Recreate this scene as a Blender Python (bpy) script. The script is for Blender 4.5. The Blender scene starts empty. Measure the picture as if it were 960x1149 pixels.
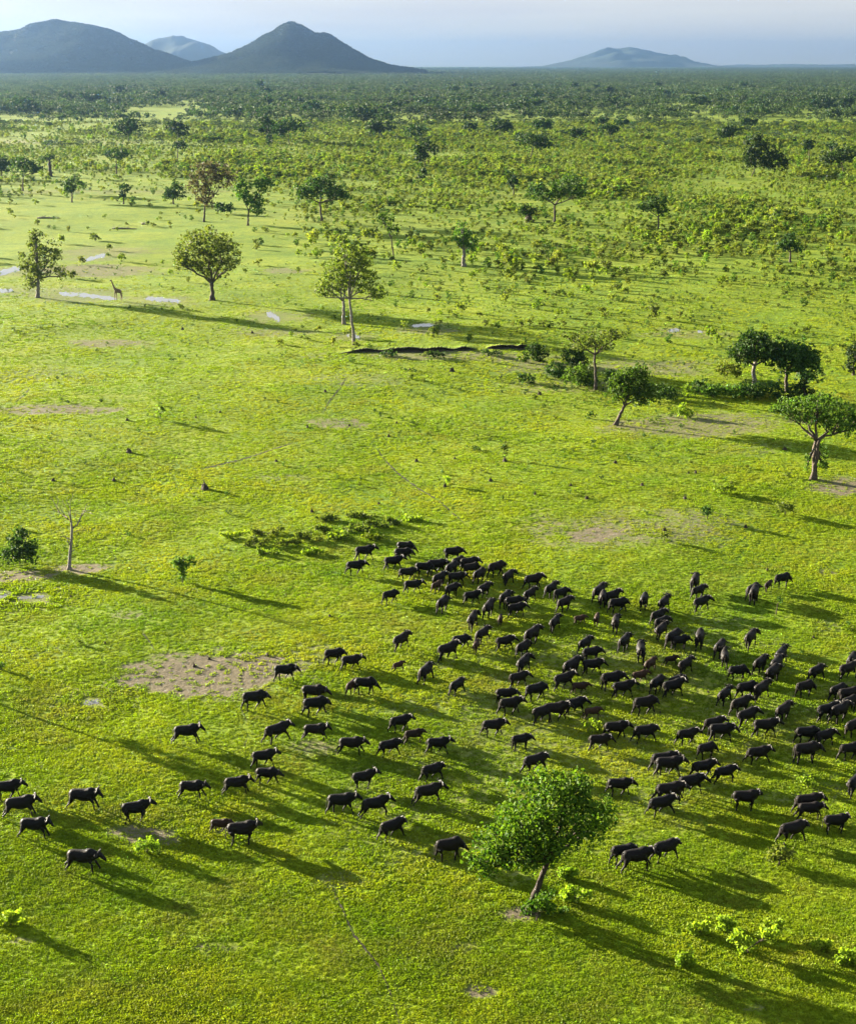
import bpy, bmesh, math, random
import numpy as np
from mathutils import Vector

# ------------------------------------------------------------------ camera, sky, sun, exposure
SC = bpy.context.scene
COL = SC.collection
F, CX, CY, YH, H = 1700.0, 480.0, 574.5, 71.5, 54.0      # focal length in photo pixels, image centre, horizon row, camera height
TH = math.atan((CY - YH) / F)
cam_d = bpy.data.cameras.new('camera')
cam_d.sensor_fit = 'VERTICAL'; cam_d.sensor_height = 36.0; cam_d.lens = F / 1149.0 * 36.0
cam_d.clip_start = 1.0; cam_d.clip_end = 120000.0
cam = bpy.data.objects.new('camera', cam_d); COL.objects.link(cam)
cam.location = (0, 0, H); cam.rotation_euler = (math.pi / 2 - TH, 0, 0)
SC.camera = cam

SUN_EL, SUN_AZ = math.radians(10.5), math.radians(-55.0)   # azimuth from +Y, clockwise
world = bpy.data.worlds.new('World'); SC.world = world; world.use_nodes = True
wn, wl = world.node_tree.nodes, world.node_tree.links
wn.clear()
w_out = wn.new('ShaderNodeOutputWorld'); w_bg = wn.new('ShaderNodeBackground')
sky = wn.new('ShaderNodeTexSky'); sky.sky_type = 'NISHITA'; sky.sun_disc = False
sky.sun_elevation = SUN_EL; sky.sun_rotation = SUN_AZ % (2 * math.pi)
sky.altitude = 500; sky.air_density = 1.0; sky.dust_density = .6; sky.ozone_density = 1.5
w_tc = wn.new('ShaderNodeTexCoord'); w_map = wn.new('ShaderNodeMapping'); w_map.inputs['Scale'].default_value = (2.2, 2.2, 26.0)
w_noise = wn.new('ShaderNodeTexNoise'); w_noise.inputs['Scale'].default_value = 1.6; w_noise.inputs['Detail'].default_value = 7; w_noise.inputs['Roughness'].default_value = .55
w_ramp = wn.new('ShaderNodeValToRGB'); w_ramp.color_ramp.elements[0].position = .38; w_ramp.color_ramp.elements[1].position = .68
w_ramp.color_ramp.elements[0].color = (.90, .90, .90, 1); w_ramp.color_ramp.elements[1].color = (1, 1, 1, 1)
w_mix = wn.new('ShaderNodeMix'); w_mix.data_type = 'RGBA'
w_mix.inputs[7].default_value = (1.92, 1.86, 1.80, 1)      # thin high cloud veil
wl.new(w_tc.outputs['Generated'], w_map.inputs[0]); wl.new(w_map.outputs[0], w_noise.inputs['Vector'])
w_sep = wn.new('ShaderNodeSeparateXYZ'); wl.new(w_tc.outputs['Generated'], w_sep.inputs[0])
w_el = wn.new('ShaderNodeMapRange'); w_el.inputs[1].default_value = .05; w_el.inputs[2].default_value = .7; w_el.inputs[3].default_value = 1.0; w_el.inputs[4].default_value = .5   # the veil thins towards the zenith
w_mul = wn.new('ShaderNodeMath'); w_mul.operation = 'MULTIPLY'; wl.new(w_sep.outputs['Z'], w_el.inputs[0])
wl.new(w_noise.outputs['Fac'], w_ramp.inputs[0]); wl.new(w_ramp.outputs[0], w_mul.inputs[0]); wl.new(w_el.outputs[0], w_mul.inputs[1]); wl.new(w_mul.outputs[0], w_mix.inputs[0])
wl.new(sky.outputs[0], w_mix.inputs[6]); wl.new(w_mix.outputs[2], w_bg.inputs['Color'])
w_bg.inputs['Strength'].default_value = 0.05
wl.new(w_bg.outputs[0], w_out.inputs['Surface'])

sun_d = bpy.data.lights.new('sun', 'SUN'); sun_d.energy = 5.0; sun_d.angle = math.radians(.55); sun_d.color = (1.0, .87, .66)
sun = bpy.data.objects.new('sun', sun_d); COL.objects.link(sun)
SDIR = Vector((math.sin(SUN_AZ) * math.cos(SUN_EL), math.cos(SUN_AZ) * math.cos(SUN_EL), math.sin(SUN_EL)))
sun.rotation_euler = SDIR.to_track_quat('Z', 'Y').to_euler()
sun.location = (-200, 150, 120)

vs = SC.view_settings
vs.view_transform = 'Standard'; vs.look = 'None'; vs.gamma = 1.0; vs.use_curve_mapping = False
vs.exposure = 3.2
cy_ = SC.cycles
cy_.max_bounces = 5; cy_.diffuse_bounces = 2; cy_.glossy_bounces = 2; cy_.transmission_bounces = 3
cy_.transparent_max_bounces = 4; cy_.volume_bounces = 1; cy_.use_denoising = True
cy_.caustics_reflective = False; cy_.caustics_refractive = False

# ------------------------------------------------------------------ pixels to places
cT, sT = math.cos(TH), math.sin(TH)
POOLS = []   # filled below: (x, y, radius) kept level
def ray(px, py):
    u, v = (px - CX) / F, (py - CY) / F
    return u, cT - v * sT, -sT - v * cT
def flat(px, py):
    d = ray(px, py); t = -H / d[2]
    return d[0] * t, d[1] * t
def project(x, y, z):
    dz = z - H
    depth = y * cT - dz * sT
    return CX + F * x / depth, CY - F * (y * sT + dz * cT) / depth
POOL_PX = [  # polyline in pixels, half thickness in pixels
    ([(-25, 311), (0, 307), (14, 303), (27, 300)], 3.4), ([(-20, 328), (0, 326.5), (15, 326)], 2.0),
    ([(66, 329), (90, 331), (112, 333), (131, 336)], 2.1), ([(163, 335), (182, 336), (203, 338.5)], 2.2),
    ([(96, 292), (107, 289), (119, 286)], 2.0), ([(299, 351), (307, 355), (314, 359)], 3.2),
    ([(388, 375), (397, 377), (404, 379)], 2.2), ([(462, 366), (474, 365), (487, 364.5)], 1.5),
    ([(749, 371), (755, 371), (762, 370)], 2.0), ([(782, 372), (788, 373)], 1.5), ([(896, 197.5), (907, 197.5), (919, 198)], 1.3), ([(926, 198), (934, 198)], 1.1),
    ([(-14, 668), (0, 668), (9, 668.5)], 3.0), ([(20, 671), (38, 670), (50, 669)], 1.6), ([(94, 789), (102, 788), (112, 787)], 2.6)]
for pts, w in POOL_PX:
    q = [flat(*p) for p in pts]
    mx, my = sum(a for a, b in q) / len(q), sum(b for a, b in q) / len(q)
    POOLS.append((mx, my, max(math.hypot(a - mx, b - my) for a, b in q) + 4))
def hf(x, y):
    """ground height: a barely rolling plain, level at the pools"""
    x = np.asarray(x, float); y = np.asarray(y, float)
    h = .12 * np.sin(x * .16 + .9 * np.sin(y * .09)) * np.sin(y * .13 + 1.3 + .7 * np.sin(x * .11)) + .03 * np.sin(x * .47 + y * .31 + np.sin(x * .2)) + .22 * np.sin(x * .055 - y * .043 + 2) \
        + .012 * np.sin(x * .9 - y * 1.1 + 2 * np.sin(x * .3))
    h = h * np.clip((900 - y) / 500, 0, 1)
    for mx, my, r in POOLS:
        d = np.hypot(x - mx, y - my) / r
        h = h * np.clip((d - 1) / .8, 0, 1)
    return h
def hz(x, y): return float(hf(x, y))
def ground(px, py):
    x, y = flat(px, py)
    for _ in range(3):
        z = hz(x, y); d = ray(px, py); t = (z - H) / d[2]; x, y = d[0] * t, d[1] * t
    return x, y, hz(x, y)
def scale_at(py): return cT * (py - YH) / H            # photo pixels per metre where the ground shows at row py
def on_plane(px, py, Y):
    d = ray(px, py); t = Y / d[1]
    return d[0] * t, Y, H + d[2] * t

# ------------------------------------------------------------------ helpers
def tag(o, label=None, cat=None, group=None, kind=None):
    if label: o['label'] = label
    if cat: o['category'] = cat
    if group: o['group'] = group
    if kind: o['kind'] = kind
    return o
def link(name, me, parent=None, loc=None):
    o = bpy.data.objects.new(name, me); COL.objects.link(o)
    if parent is not None: o.parent = parent
    if loc is not None: o.location = loc
    return o
def mesh(name, v, f, mat=None, smooth=False):
    me = bpy.data.meshes.new(name); me.from_pydata([tuple(p) for p in v], [], f); me.update()
    if mat: me.materials.append(mat)
    if smooth: me.shade_smooth()
    return me
class MB:
    def __init__(s): s.v = []; s.f = []
    def tube(s, pts, rad, n=6, cap=True):
        pts = [Vector(p) for p in pts]; base = len(s.v)
        for i, p in enumerate(pts):
            t = (pts[min(i + 1, len(pts) - 1)] - pts[max(i - 1, 0)]).normalized()
            a = t.orthogonal().normalized() if abs(t.z) < .95 else Vector((1, 0, 0)); a = (a - t * a.dot(t)).normalized(); b = t.cross(a)
            for k in range(n):
                w = 2 * math.pi * k / n
                s.v.append(p + (a * math.cos(w) + b * math.sin(w)) * rad[i])
        for i in range(len(pts) - 1):
            for k in range(n):
                k2 = (k + 1) % n
                s.f.append((base + i * n + k, base + i * n + k2, base + (i + 1) * n + k2, base + (i + 1) * n + k))
        if cap:
            s.f.append(tuple(base + k for k in range(n))[::-1]); s.f.append(tuple(base + (len(pts) - 1) * n + k for k in range(n)))
    def loft(s, rings):
        base = len(s.v); n = len(rings[0])
        for r in rings: s.v.extend(Vector(p) for p in r)
        for i in range(len(rings) - 1):
            for k in range(n):
                k2 = (k + 1) % n
                s.f.append((base + i * n + k, base + i * n + k2, base + (i + 1) * n + k2, base + (i + 1) * n + k))
        s.f.append(tuple(base + k for k in range(n))[::-1]); s.f.append(tuple(base + (len(rings) - 1) * n + k for k in range(n)))
    def mesh(s, name, mat, smooth=True): return mesh(name, s.v, s.f, mat, smooth)

def new_mat(name):
    m = bpy.data.materials.new(name); m.use_nodes = True
    nt = m.node_tree; nt.nodes.clear()
    out = nt.nodes.new('ShaderNodeOutputMaterial')
    return m, nt.nodes, nt.links, out
def ramp(N, cols, pos):
    r = N.new('ShaderNodeValToRGB'); e = r.color_ramp.elements
    while len(e) < len(cols): e.new(.5)
    for k, (c, p) in enumerate(zip(cols, pos)): e[k].position = p; e[k].color = (*c, 1)
    return r
def noise(N, L, vec, scale, detail=4, rough=.55):
    n = N.new('ShaderNodeTexNoise'); n.inputs['Scale'].default_value = scale; n.inputs['Detail'].default_value = detail; n.inputs['Roughness'].default_value = rough
    if vec is not None: L.new(vec, n.inputs['Vector'])
    return n
def mixc(N, L, fac, a, b, mode='MIX'):
    m = N.new('ShaderNodeMix'); m.data_type = 'RGBA'; m.blend_type = mode
    for sock, val in ((m.inputs[0], fac), (m.inputs[6], a), (m.inputs[7], b)):
        if hasattr(val, 'is_linked') or hasattr(val, 'links'): L.new(val, sock)
        elif isinstance(val, (int, float)): sock.default_value = val
        else: sock.default_value = (*val, 1)
    return m.outputs[2]
def leaf_mat(name, dark, light, trans=.4, vary=.25, patches=False):
    """thin leaves: diffuse plus light that comes through, each leaf a slightly different green"""
    m, N, L, out = new_mat(name)
    geo = N.new('ShaderNodeNewGeometry')
    r = ramp(N, [dark, light], [.1, .95]); L.new(geo.outputs['Random Per Island'], r.inputs[0])
    hsv = N.new('ShaderNodeHueSaturation'); oi = N.new('ShaderNodeObjectInfo'); col = r.outputs[0]
    if patches:      # greener, drier and trampled swards follow where the tuft grows
        n1 = noise(N, L, oi.outputs['Location'], .05, 4, .6); k1 = ramp(N, [(.66, .80, .9), (1, 1, 1), (1.34, 1.10, 1.5)], [.32, .5, .68]); L.new(n1.outputs['Fac'], k1.inputs[0])
        n2 = noise(N, L, oi.outputs['Location'], .35, 3, .6); k2 = ramp(N, [(.80, .88, .9), (1.15, 1.08, 1.2)], [.35, .65]); L.new(n2.outputs['Fac'], k2.inputs[0])
        col = mixc(N, L, 1.0, col, k1.outputs[0], 'MULTIPLY'); col = mixc(N, L, 1.0, col, k2.outputs[0], 'MULTIPLY')
        n3 = noise(N, L, oi.outputs['Location'], .11, 4, .65); k3 = ramp(N, [(0, 0, 0), (.8, .8, .8)], [.50, .74]); L.new(n3.outputs['Fac'], k3.inputs[0])
        col = mixc(N, L, k3.outputs[0], col, (.185, .172, .038))
    L.new(col, hsv.inputs['Color'])
    mp = N.new('ShaderNodeMapRange'); mp.inputs[3].default_value = 1 - vary; mp.inputs[4].default_value = 1 + vary
    L.new(oi.outputs['Random'], mp.inputs[0]); L.new(mp.outputs[0], hsv.inputs['Value'])
    mp2 = N.new('ShaderNodeMapRange'); mp2.inputs[3].default_value = .5 - .03 * vary; mp2.inputs[4].default_value = .5 + .05 * vary
    mu = N.new('ShaderNodeMath'); mu.operation = 'FRACT'; mm = N.new('ShaderNodeMath'); mm.operation = 'MULTIPLY'; mm.inputs[1].default_value = 7.31
    L.new(oi.outputs['Random'], mm.inputs[0]); L.new(mm.outputs[0], mu.inputs[0]); L.new(mu.outputs[0], mp2.inputs[0]); L.new(mp2.outputs[0], hsv.inputs['Hue'])
    d = N.new('ShaderNodeBsdfPrincipled'); d.inputs['Roughness'].default_value = .65; d.inputs['Specular IOR Level'].default_value = .12
    t = N.new('ShaderNodeBsdfTranslucent')
    tc = mixc(N, L, 1.0, hsv.outputs[0], (1.08, 1.12, .5), 'MULTIPLY')
    L.new(hsv.outputs[0], d.inputs['Base Color']); L.new(tc, t.inputs['Color'])
    mx = N.new('ShaderNodeMixShader'); mx.inputs[0].default_value = trans
    L.new(d.outputs[0], mx.inputs[1]); L.new(t.outputs[0], mx.inputs[2]); L.new(mx.outputs[0], out.inputs['Surface'])
    return m
def rough_mat(name, a, b, scale, rough=.9, bump=.0, spec=.2, coords='Object', detail=5):
    m, N, L, out = new_mat(name)
    tc = N.new('ShaderNodeTexCoord'); n = noise(N, L, tc.outputs[coords], scale, detail)
    r = ramp(N, [a, b], [.35, .68]); L.new(n.outputs['Fac'], r.inputs[0])
    p = N.new('ShaderNodeBsdfPrincipled'); p.inputs['Roughness'].default_value = rough; p.inputs['Specular IOR Level'].default_value = spec
    L.new(r.outputs[0], p.inputs['Base Color'])
    if bump:
        bp = N.new('ShaderNodeBump'); bp.inputs['Strength'].default_value = bump; bp.inputs['Distance'].default_value = .05
        L.new(n.outputs['Fac'], bp.inputs['Height']); L.new(bp.outputs[0], p.inputs['Normal'])
    L.new(p.outputs[0], out.inputs['Surface'])
    return m

M = {}
M['bark'] = rough_mat('bark', (.035, .026, .020), (.10, .08, .062), 6, .9, .6)
M['dark_bark'] = rough_mat('dark_bark', (.018, .013, .010), (.055, .042, .032), 6, .9, .6)
M['pale_bark'] = rough_mat('pale_bark', (.09, .08, .07), (.23, .205, .18), 4, .9, .6)
M['dead_wood'] = rough_mat('dead_wood', (.09, .08, .07), (.26, .23, .20), 5, .9, .6)
M['soil'] = rough_mat('soil', (.10, .075, .055), (.24, .185, .14), 1.4, .95, .8)
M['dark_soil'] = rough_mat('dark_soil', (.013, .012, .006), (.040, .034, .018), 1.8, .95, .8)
M['clod'] = rough_mat('clod', (.02, .016, .012), (.06, .045, .032), 3, .95, .8)
M['leaf_fresh'] = leaf_mat('leaf_fresh', (.022, .060, .005), (.100, .165, .012), .38)
M['leaf_mid'] = leaf_mat('leaf_mid', (.036, .085, .010), (.10, .17, .026), .38)
M['leaf_dark'] = leaf_mat('leaf_dark', (.018, .048, .010), (.055, .100, .020), .30)
M['leaf_olive'] = leaf_mat('leaf_olive', (.05, .080, .012), (.15, .18, .032), .40)
M['leaf_yellow'] = leaf_mat('leaf_yellow', (.10, .165, .010), (.22, .29, .025), .45)
M['leaf_rust'] = leaf_mat('leaf_rust', (.070, .062, .036), (.13, .115, .062), .30)
M['leaf_scrub'] = leaf_mat('leaf_scrub', (.075, .110, .013), (.21, .245, .034), .42, .38)
M['leaf_wood'] = leaf_mat('leaf_wood', (.015, .036, .012), (.056, .086, .024), .28, .35)
M['leaf_bright'] = leaf_mat('leaf_bright', (.12, .20, .012), (.25, .335, .028), .45)
M['leaf_deep'] = leaf_mat('leaf_deep', (.012, .034, .010), (.040, .072, .018), .26)
M['leaf_hill'] = leaf_mat('leaf_hill', (.010, .024, .012), (.034, .054, .022), .2, .35)
M['grass'] = leaf_mat('grass', (.122, .190, .006), (.194, .258, .010), .42, .14, patches=True)

# ground
def ground_mat():
    m, N, L, out = new_mat('savanna_ground')
    tc = N.new('ShaderNodeTexCoord'); P = tc.outputs['Object']
    n1 = noise(N, L, P, .045, 5, .6); n2 = noise(N, L, P, .6, 5, .65); n3 = noise(N, L, P, 3.2, 4, .7); n4 = noise(N, L, P, .012, 3, .5)
    c1 = ramp(N, [(.090, .160, .003), (.142, .205, .004), (.190, .232, .006)], [.28, .52, .75]); L.new(n1.outputs['Fac'], c1.inputs[0])
    c2 = ramp(N, [(.40, .50, .42), (1.35, 1.25, 1.2)], [.30, .68]); L.new(n2.outputs['Fac'], c2.inputs[0])
    c3 = ramp(N, [(.45, .55, .45), (1.4, 1.3, 1.2)], [.32, .66]); L.new(n3.outputs['Fac'], c3.inputs[0])
    g = mixc(N, L, .6, c1.outputs[0], c2.outputs[0], 'MULTIPLY'); g = mixc(N, L, .75, g, c3.outputs[0], 'MULTIPLY')
    n5 = noise(N, L, P, .16, 4, .65); c5 = ramp(N, [(.62, .74, .7), (1.22, 1.14, 1.2)], [.33, .66]); L.new(n5.outputs['Fac'], c5.inputs[0]); g = mixc(N, L, .7, g, c5.outputs[0], 'MULTIPLY')
    dry = ramp(N, [(0, 0, 0), (1, 1, 1)], [.52, .78]); L.new(n4.outputs['Fac'], dry.inputs[0])
    dm = N.new('ShaderNodeMath'); dm.operation = 'MULTIPLY'; dm.inputs[1].default_value = .35; L.new(dry.outputs[0], dm.inputs[0])
    g = mixc(N, L, dm.outputs[0], g, (.165, .165, .020))
    at = N.new('ShaderNodeAttribute'); at.attribute_name = 'bare'
    nb = noise(N, L, P, 1.1, 5, .7)
    sc_ = ramp(N, [(.070, .060, .038), (.168, .142, .090)], [.3, .7]); L.new(nb.outputs['Fac'], sc_.inputs[0])
    ad = N.new('ShaderNodeMath'); ad.operation = 'ADD'; L.new(at.outputs['Fac'], ad.inputs[0])
    sb = N.new('ShaderNodeMath'); sb.operation = 'MULTIPLY_ADD'; sb.inputs[1].default_value = 1.5; sb.inputs[2].default_value = -.75; L.new(nb.outputs['Fac'], sb.inputs[0])
    L.new(sb.outputs[0], ad.inputs[1])
    th = ramp(N, [(0, 0, 0), (1, 1, 1)], [.12, .95]); L.new(ad.outputs[0], th.inputs[0])
    g = mixc(N, L, th.outputs[0], g, sc_.outputs[0])
    p = N.new('ShaderNodeBsdfPrincipled'); p.inputs['Roughness'].default_value = .95; p.inputs['Specular IOR Level'].default_value = .1
    bm_ = N.new('ShaderNodeMath'); bm_.operation = 'ADD'; L.new(n2.outputs['Fac'], bm_.inputs[0]); L.new(n3.outputs['Fac'], bm_.inputs[1])
    bp = N.new('ShaderNodeBump'); bp.inputs['Strength'].default_value = .55; bp.inputs['Distance'].default_value = .22
    L.new(bm_.outputs[0], bp.inputs['Height']); L.new(bp.outputs[0], p.inputs['Normal'])
    L.new(g, p.inputs['Base Color']); L.new(p.outputs[0], out.inputs['Surface'])
    return m
M['ground'] = ground_mat()

# ------------------------------------------------------------------ the ground sheet
BARE = [  # worn patches: centre and half sizes in photo pixels, strength
    (240, 757, 98, 25, 1.1), (160, 938, 44, 15, .85), (60, 461, 74, 6, .85), (122, 384, 44, 5, .75), (385, 475, 44, 6.5, .7), (395, 428, 60, 9, .35),
    (240, 1063, 34, 6, .55), (540, 1109, 19, 8, 1.1), (28, 1056, 15, 6, .75), (665, 602, 40, 9, .95), (720, 597, 135, 25, .60), (790, 478, 115, 15, .72),
    (12, 645, 66, 9, .9), (92, 637, 34, 7, 1.0), (320, 305, 26, 4, .6), (845, 1132, 24, 6, .6), (585, 1022, 27, 10, 1.1), (928, 641, 16, 4, .7),
    (750, 665, 14, 3, .6), (515, 1060, 26, 6, .5), (355, 840, 36, 12, .6), (375, 985, 32, 11, .5), (620, 412, 60, 10, .6), (720, 412, 90, 10, .6),
    (500, 400, 130, 7, .6), (940, 548, 40, 10, .9), (146, 693, 22, 6, .55), (105, 303, 80, 7, .7), (120, 283, 60, 5, .5), (340, 738, 46, 14, .5),
    (560, 900, 230, 80, .34), (700, 800, 260, 110, .34), (260, 925, 34, 10, .5), (905, 890, 60, 16, .36), (310, 535, 36, 5, .42), (840, 505, 60, 8, .3),
    (60, 328, 90, 8, .45), (180, 340, 60, 5, .4), (480, 372, 40, 4, .6), (300, 372, 60, 5, .5), (770, 375, 60, 4, .5), (100, 215, 200, 2.5, .4), (60, 160, 120, 3, .5), (930, 700, 20, 8, .4),
    (450, 1060, 10, 60, .25), (590, 975, 60, 18, .3), (30, 735, 60, 8, .25), (640, 432, 90, 8, .45), (40, 420, 60, 10, .3)]
RNG = np.random.default_rng(7)
def vnoise(x, y, seed=0):
    """cheap smooth value noise for masks"""
    def h(i, j):
        s = np.sin(i * 127.1 + j * 311.7 + seed * 74.7) * 43758.5453
        return s - np.floor(s)
    i, j = np.floor(x), np.floor(y); u, v = x - i, y - j; u = u * u * (3 - 2 * u); v = v * v * (3 - 2 * v)
    return (h(i, j) * (1 - u) + h(i + 1, j) * u) * (1 - v) + (h(i, j + 1) * (1 - u) + h(i + 1, j + 1) * u) * v
def bare_at(x, y):
    px, py = project(x, y, np.zeros_like(x))
    b = np.zeros_like(x)
    wob = .55 * (vnoise(x * .22, y * .22, 1) - .5) + .5 * (vnoise(x * .7, y * .7, 2) - .5)
    for cx, cy, rx, ry, s in BARE:
        d = np.sqrt(((px - cx) / rx) ** 2 + ((py - cy) / ry) ** 2)
        b = np.maximum(b, s * np.clip((1.18 + wob - d) / .5, 0, 1))
    for mx, my, r in POOLS:
        d = np.hypot(x - mx, (y - my)) / r
        b = np.maximum(b, .45 * np.clip((1.0 + wob - d) / .4, 0, 1) * (y < 700))
    return b
def axis(start, step, end, grow):
    a = [start]
    while a[-1] < end: a.append(a[-1] + step); step *= grow
    return a
ys = axis(30, .38, 560, 1.0042); ys += axis(ys[-1] + 6, 7, 46000, 1.055)
xp = axis(0, .55, 75, 1.0); xp += axis(xp[-1] + .8, .9, 46000, 1.085)
xs = np.array([-a for a in xp[:0:-1]] + xp); ys = np.array([-3000, -300, -30, 0, 15] + ys)
xs = np.unique(np.clip(xs, -29500, 29500)); ys = np.unique(np.clip(ys, -29500, 29500))
GX, GY = np.meshgrid(xs, ys)
GZ = hf(GX, GY)
nx, ny = len(xs), len(ys)
me = bpy.data.meshes.new('ground')
idx = np.arange(nx * ny).reshape(ny, nx)
q = np.stack([idx[:-1, :-1], idx[:-1, 1:], idx[1:, 1:], idx[1:, :-1]], -1).reshape(-1, 4)
me.vertices.add(nx * ny); me.vertices.foreach_set('co', np.stack([GX, GY, GZ], -1).ravel())
me.loops.add(q.size); me.loops.foreach_set('vertex_index', q.ravel().astype(np.int32))
me.polygons.add(len(q)); me.polygons.foreach_set('loop_start', np.arange(0, q.size, 4, dtype=np.int32))
me.update(calc_edges=True); me.shade_smooth()
at = me.attributes.new('bare', 'FLOAT', 'POINT')
bv = np.zeros(nx * ny); msk = (GY.ravel() > 40) & (GY.ravel() < 2500)
bv[msk] = bare_at(GX.ravel()[msk], GY.ravel()[msk]); at.data.foreach_set('value', bv.astype(np.float32))
me.materials.append(M['ground'])
tag(link('ground', me), 'bright green savanna grassland with worn earth patches', kind='structure')

# ------------------------------------------------------------------ hills
M['hill'] = rough_mat('hill_forest', (.010, .020, .010), (.028, .042, .018), .012, .95, 0, .1, 'Object', 8)
def hill(name, label, Y, peaks, depth, seed, base_row=77):
    """ridge: peaks = outline points (px, py) in the photo; rises from the plain at distance Y"""
    pk = [(a, b + 2.2 * min(1, (79 - b) / 20)) for a, b in sorted(peaks)]; X = [on_plane(p[0], p[1], Y)[0] for p in pk]; Z = [max(on_plane(p[0], p[1], Y)[2], 0) for p in pk]
    n, mrows = 220, 70
    gx = np.linspace(X[0], X[-1], n); prof = np.interp(gx, X, Z)
    k = np.hanning(9); k /= k.sum(); prof = np.convolve(np.pad(prof, 4, 'edge'), k, 'valid')
    gy = np.linspace(-1, 1, mrows)
    A, B = np.meshgrid(gx, gy)
    r = vnoise(A / 420, B * depth / 420, seed) - .5; r2 = vnoise(A / 160, B * depth / 160, seed + 1) - .5; r3 = vnoise(A / 45, B * depth / 45, seed + 2) - .5
    fall = np.clip(1 - np.abs(B + .25 * r), 0, 1) ** 1.25
    Zz = prof[None, :] * np.clip(fall * (1 + .42 * r) + .22 * r2 * fall, 0, 1.02) + r3 * 14 * fall - 2
    Yy = Y + B * depth
    v = np.stack([A, Yy, Zz], -1).reshape(-1, 3)
    id_ = np.arange(n * mrows).reshape(mrows, n)
    f = np.stack([id_[:-1, :-1], id_[:-1, 1:], id_[1:, 1:], id_[1:, :-1]], -1).reshape(-1, 4).tolist()
    o = link(name, mesh(name, v, f, M['hill'], True)); tag(o, label, kind='structure')
    return o
hill('hill', 'broad wooded hill at the left end of the horizon', 8600, [(-190, 76), (-120, 58), (-60, 44), (0, 35), (25, 34), (45, 27), (68, 22.5), (95, 27), (120, 31), (150, 44), (175, 55), (205, 66), (245, 78)], 1500, 3)
hill('hill', 'pointed wooded hill with a shoulder right of the broad hill', 8200, [(180, 78), (225, 66), (252, 57), (285, 42), (310, 29), (326, 24), (338, 28), (352, 36), (370, 38), (392, 52), (415, 66), (440, 74), (480, 79)], 1300, 5)
hill('hill', 'paler far hill seen between the two wooded hills', 15000, [(110, 76), (150, 55), (170, 44), (190, 39.5), (204, 38.5), (222, 44), (245, 52), (270, 62), (310, 77)], 1800, 8)
hill('hill', 'faint blue far mountain above the right horizon', 22000, [(560, 77), (610, 73), (640, 66), (665, 57), (680, 51), (692, 53), (706, 51), (725, 55), (750, 60), (757, 59), (775, 68), (800, 73), (840, 76)], 2500, 11)
hill('hill', 'very faint low ridge at the right edge of horizon', 26000, [(780, 77), (830, 71.5), (850, 72), (880, 71), (930, 72), (980, 70), (1050, 72), (1120, 77)], 2500, 14)

# ------------------------------------------------------------------ water, trails, eroded bank
m, N, L, out = new_mat('pool_water')
p = N.new('ShaderNodeBsdfPrincipled'); p.inputs['Base Color'].default_value = (.17, .17, .16, 1); p.inputs['Roughness'].default_value = .06
p.inputs['IOR'].default_value = 1.33; L.new(p.outputs[0], out.inputs['Surface'])
M['water'] = m
def strip(pts_px, half_px, seed, dz, n=26, ragged=.45):
    """ragged strip on the ground along a pixel polyline"""
    rng = np.random.default_rng(seed)
    pts = np.array(pts_px, float); seg = np.r_[0, np.cumsum(np.hypot(*np.diff(pts, axis=0).T))]
    s = np.linspace(0, seg[-1], n); X = np.interp(s, seg, pts[:, 0]); Yp = np.interp(s, seg, pts[:, 1])
    v, f = [], []
    for k in range(n):
        e = min(1, 2.2 * math.sin(math.pi * (k + .4) / (n - .2)) ** .7)
        for sg in (-1, 1):
            w = half_px * e * (1 + ragged * rng.uniform(-1, 1))
            x, y = flat(X[k], Yp[k] + sg * w); v.append((x, y, hz(x, y) + dz))
        if k: f.append((2 * k - 2, 2 * k - 1, 2 * k + 1, 2 * k))
    return v, f
pool_names = ['shallow pool at the left edge beyond the bushy tree', 'narrow pool strip at left edge below the bushy tree', 'long thin pool beside the giraffe',
              'short pool strip between giraffe and round tree', 'thin pool strip above the giraffe', 'small bright pool right of the round tree', 'small pool at the foot of the tall tree',
              'faint pool right of the tall tree', 'tiny pool right of the flat-topped acacia', 'tiny pool by the low bank at right', 'bright far pool in the scrub at right', 'far pool scrap at right edge',
              'small pool at the left edge below the dark bush', 'dark narrow puddle below the dead tree', 'little puddle in a ring of lush grass']
for k, ((pts, w), lb) in enumerate(zip(POOL_PX, pool_names)):
    v, f = strip(pts, w, 40 + k, .012)
    tag(link('water', mesh('water', v, f, M['water'])), lb, kind='structure')
TRAILS = [([(418, 496), (432, 515), (448, 531), (470, 548), (492, 562), (505, 575), (520, 588)], .9), ([(372, 992), (385, 1020), (396, 1045), (425, 1080), (440, 1115), (452, 1160)], 2.0),
          ([(362, 464), (368, 452), (380, 438), (388, 425)], .8), ([(270, 795), (277, 812), (278, 830), (272, 845)], 1.0),
          ([(20, 450), (28, 444), (33, 436)], .8), ([(225, 525), (262, 517), (300, 505), (330, 496)], .45), ([(160, 712), (168, 722), (174, 732)], .9)]
for k, (pts, w) in enumerate(TRAILS):
    v, f = strip(pts, w * .95, 80 + k, .03, 90, .7)
    f = [q for i, q in enumerate(f) if vnoise(np.array([i * .21]), np.array([k * 3.7]), 3)[0] > .16]      # worn through only in places
    tag(link('path', mesh('path', v, f, M['dark_soil'])), 'thin dark game trail worn into the grass', kind='structure')

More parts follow.
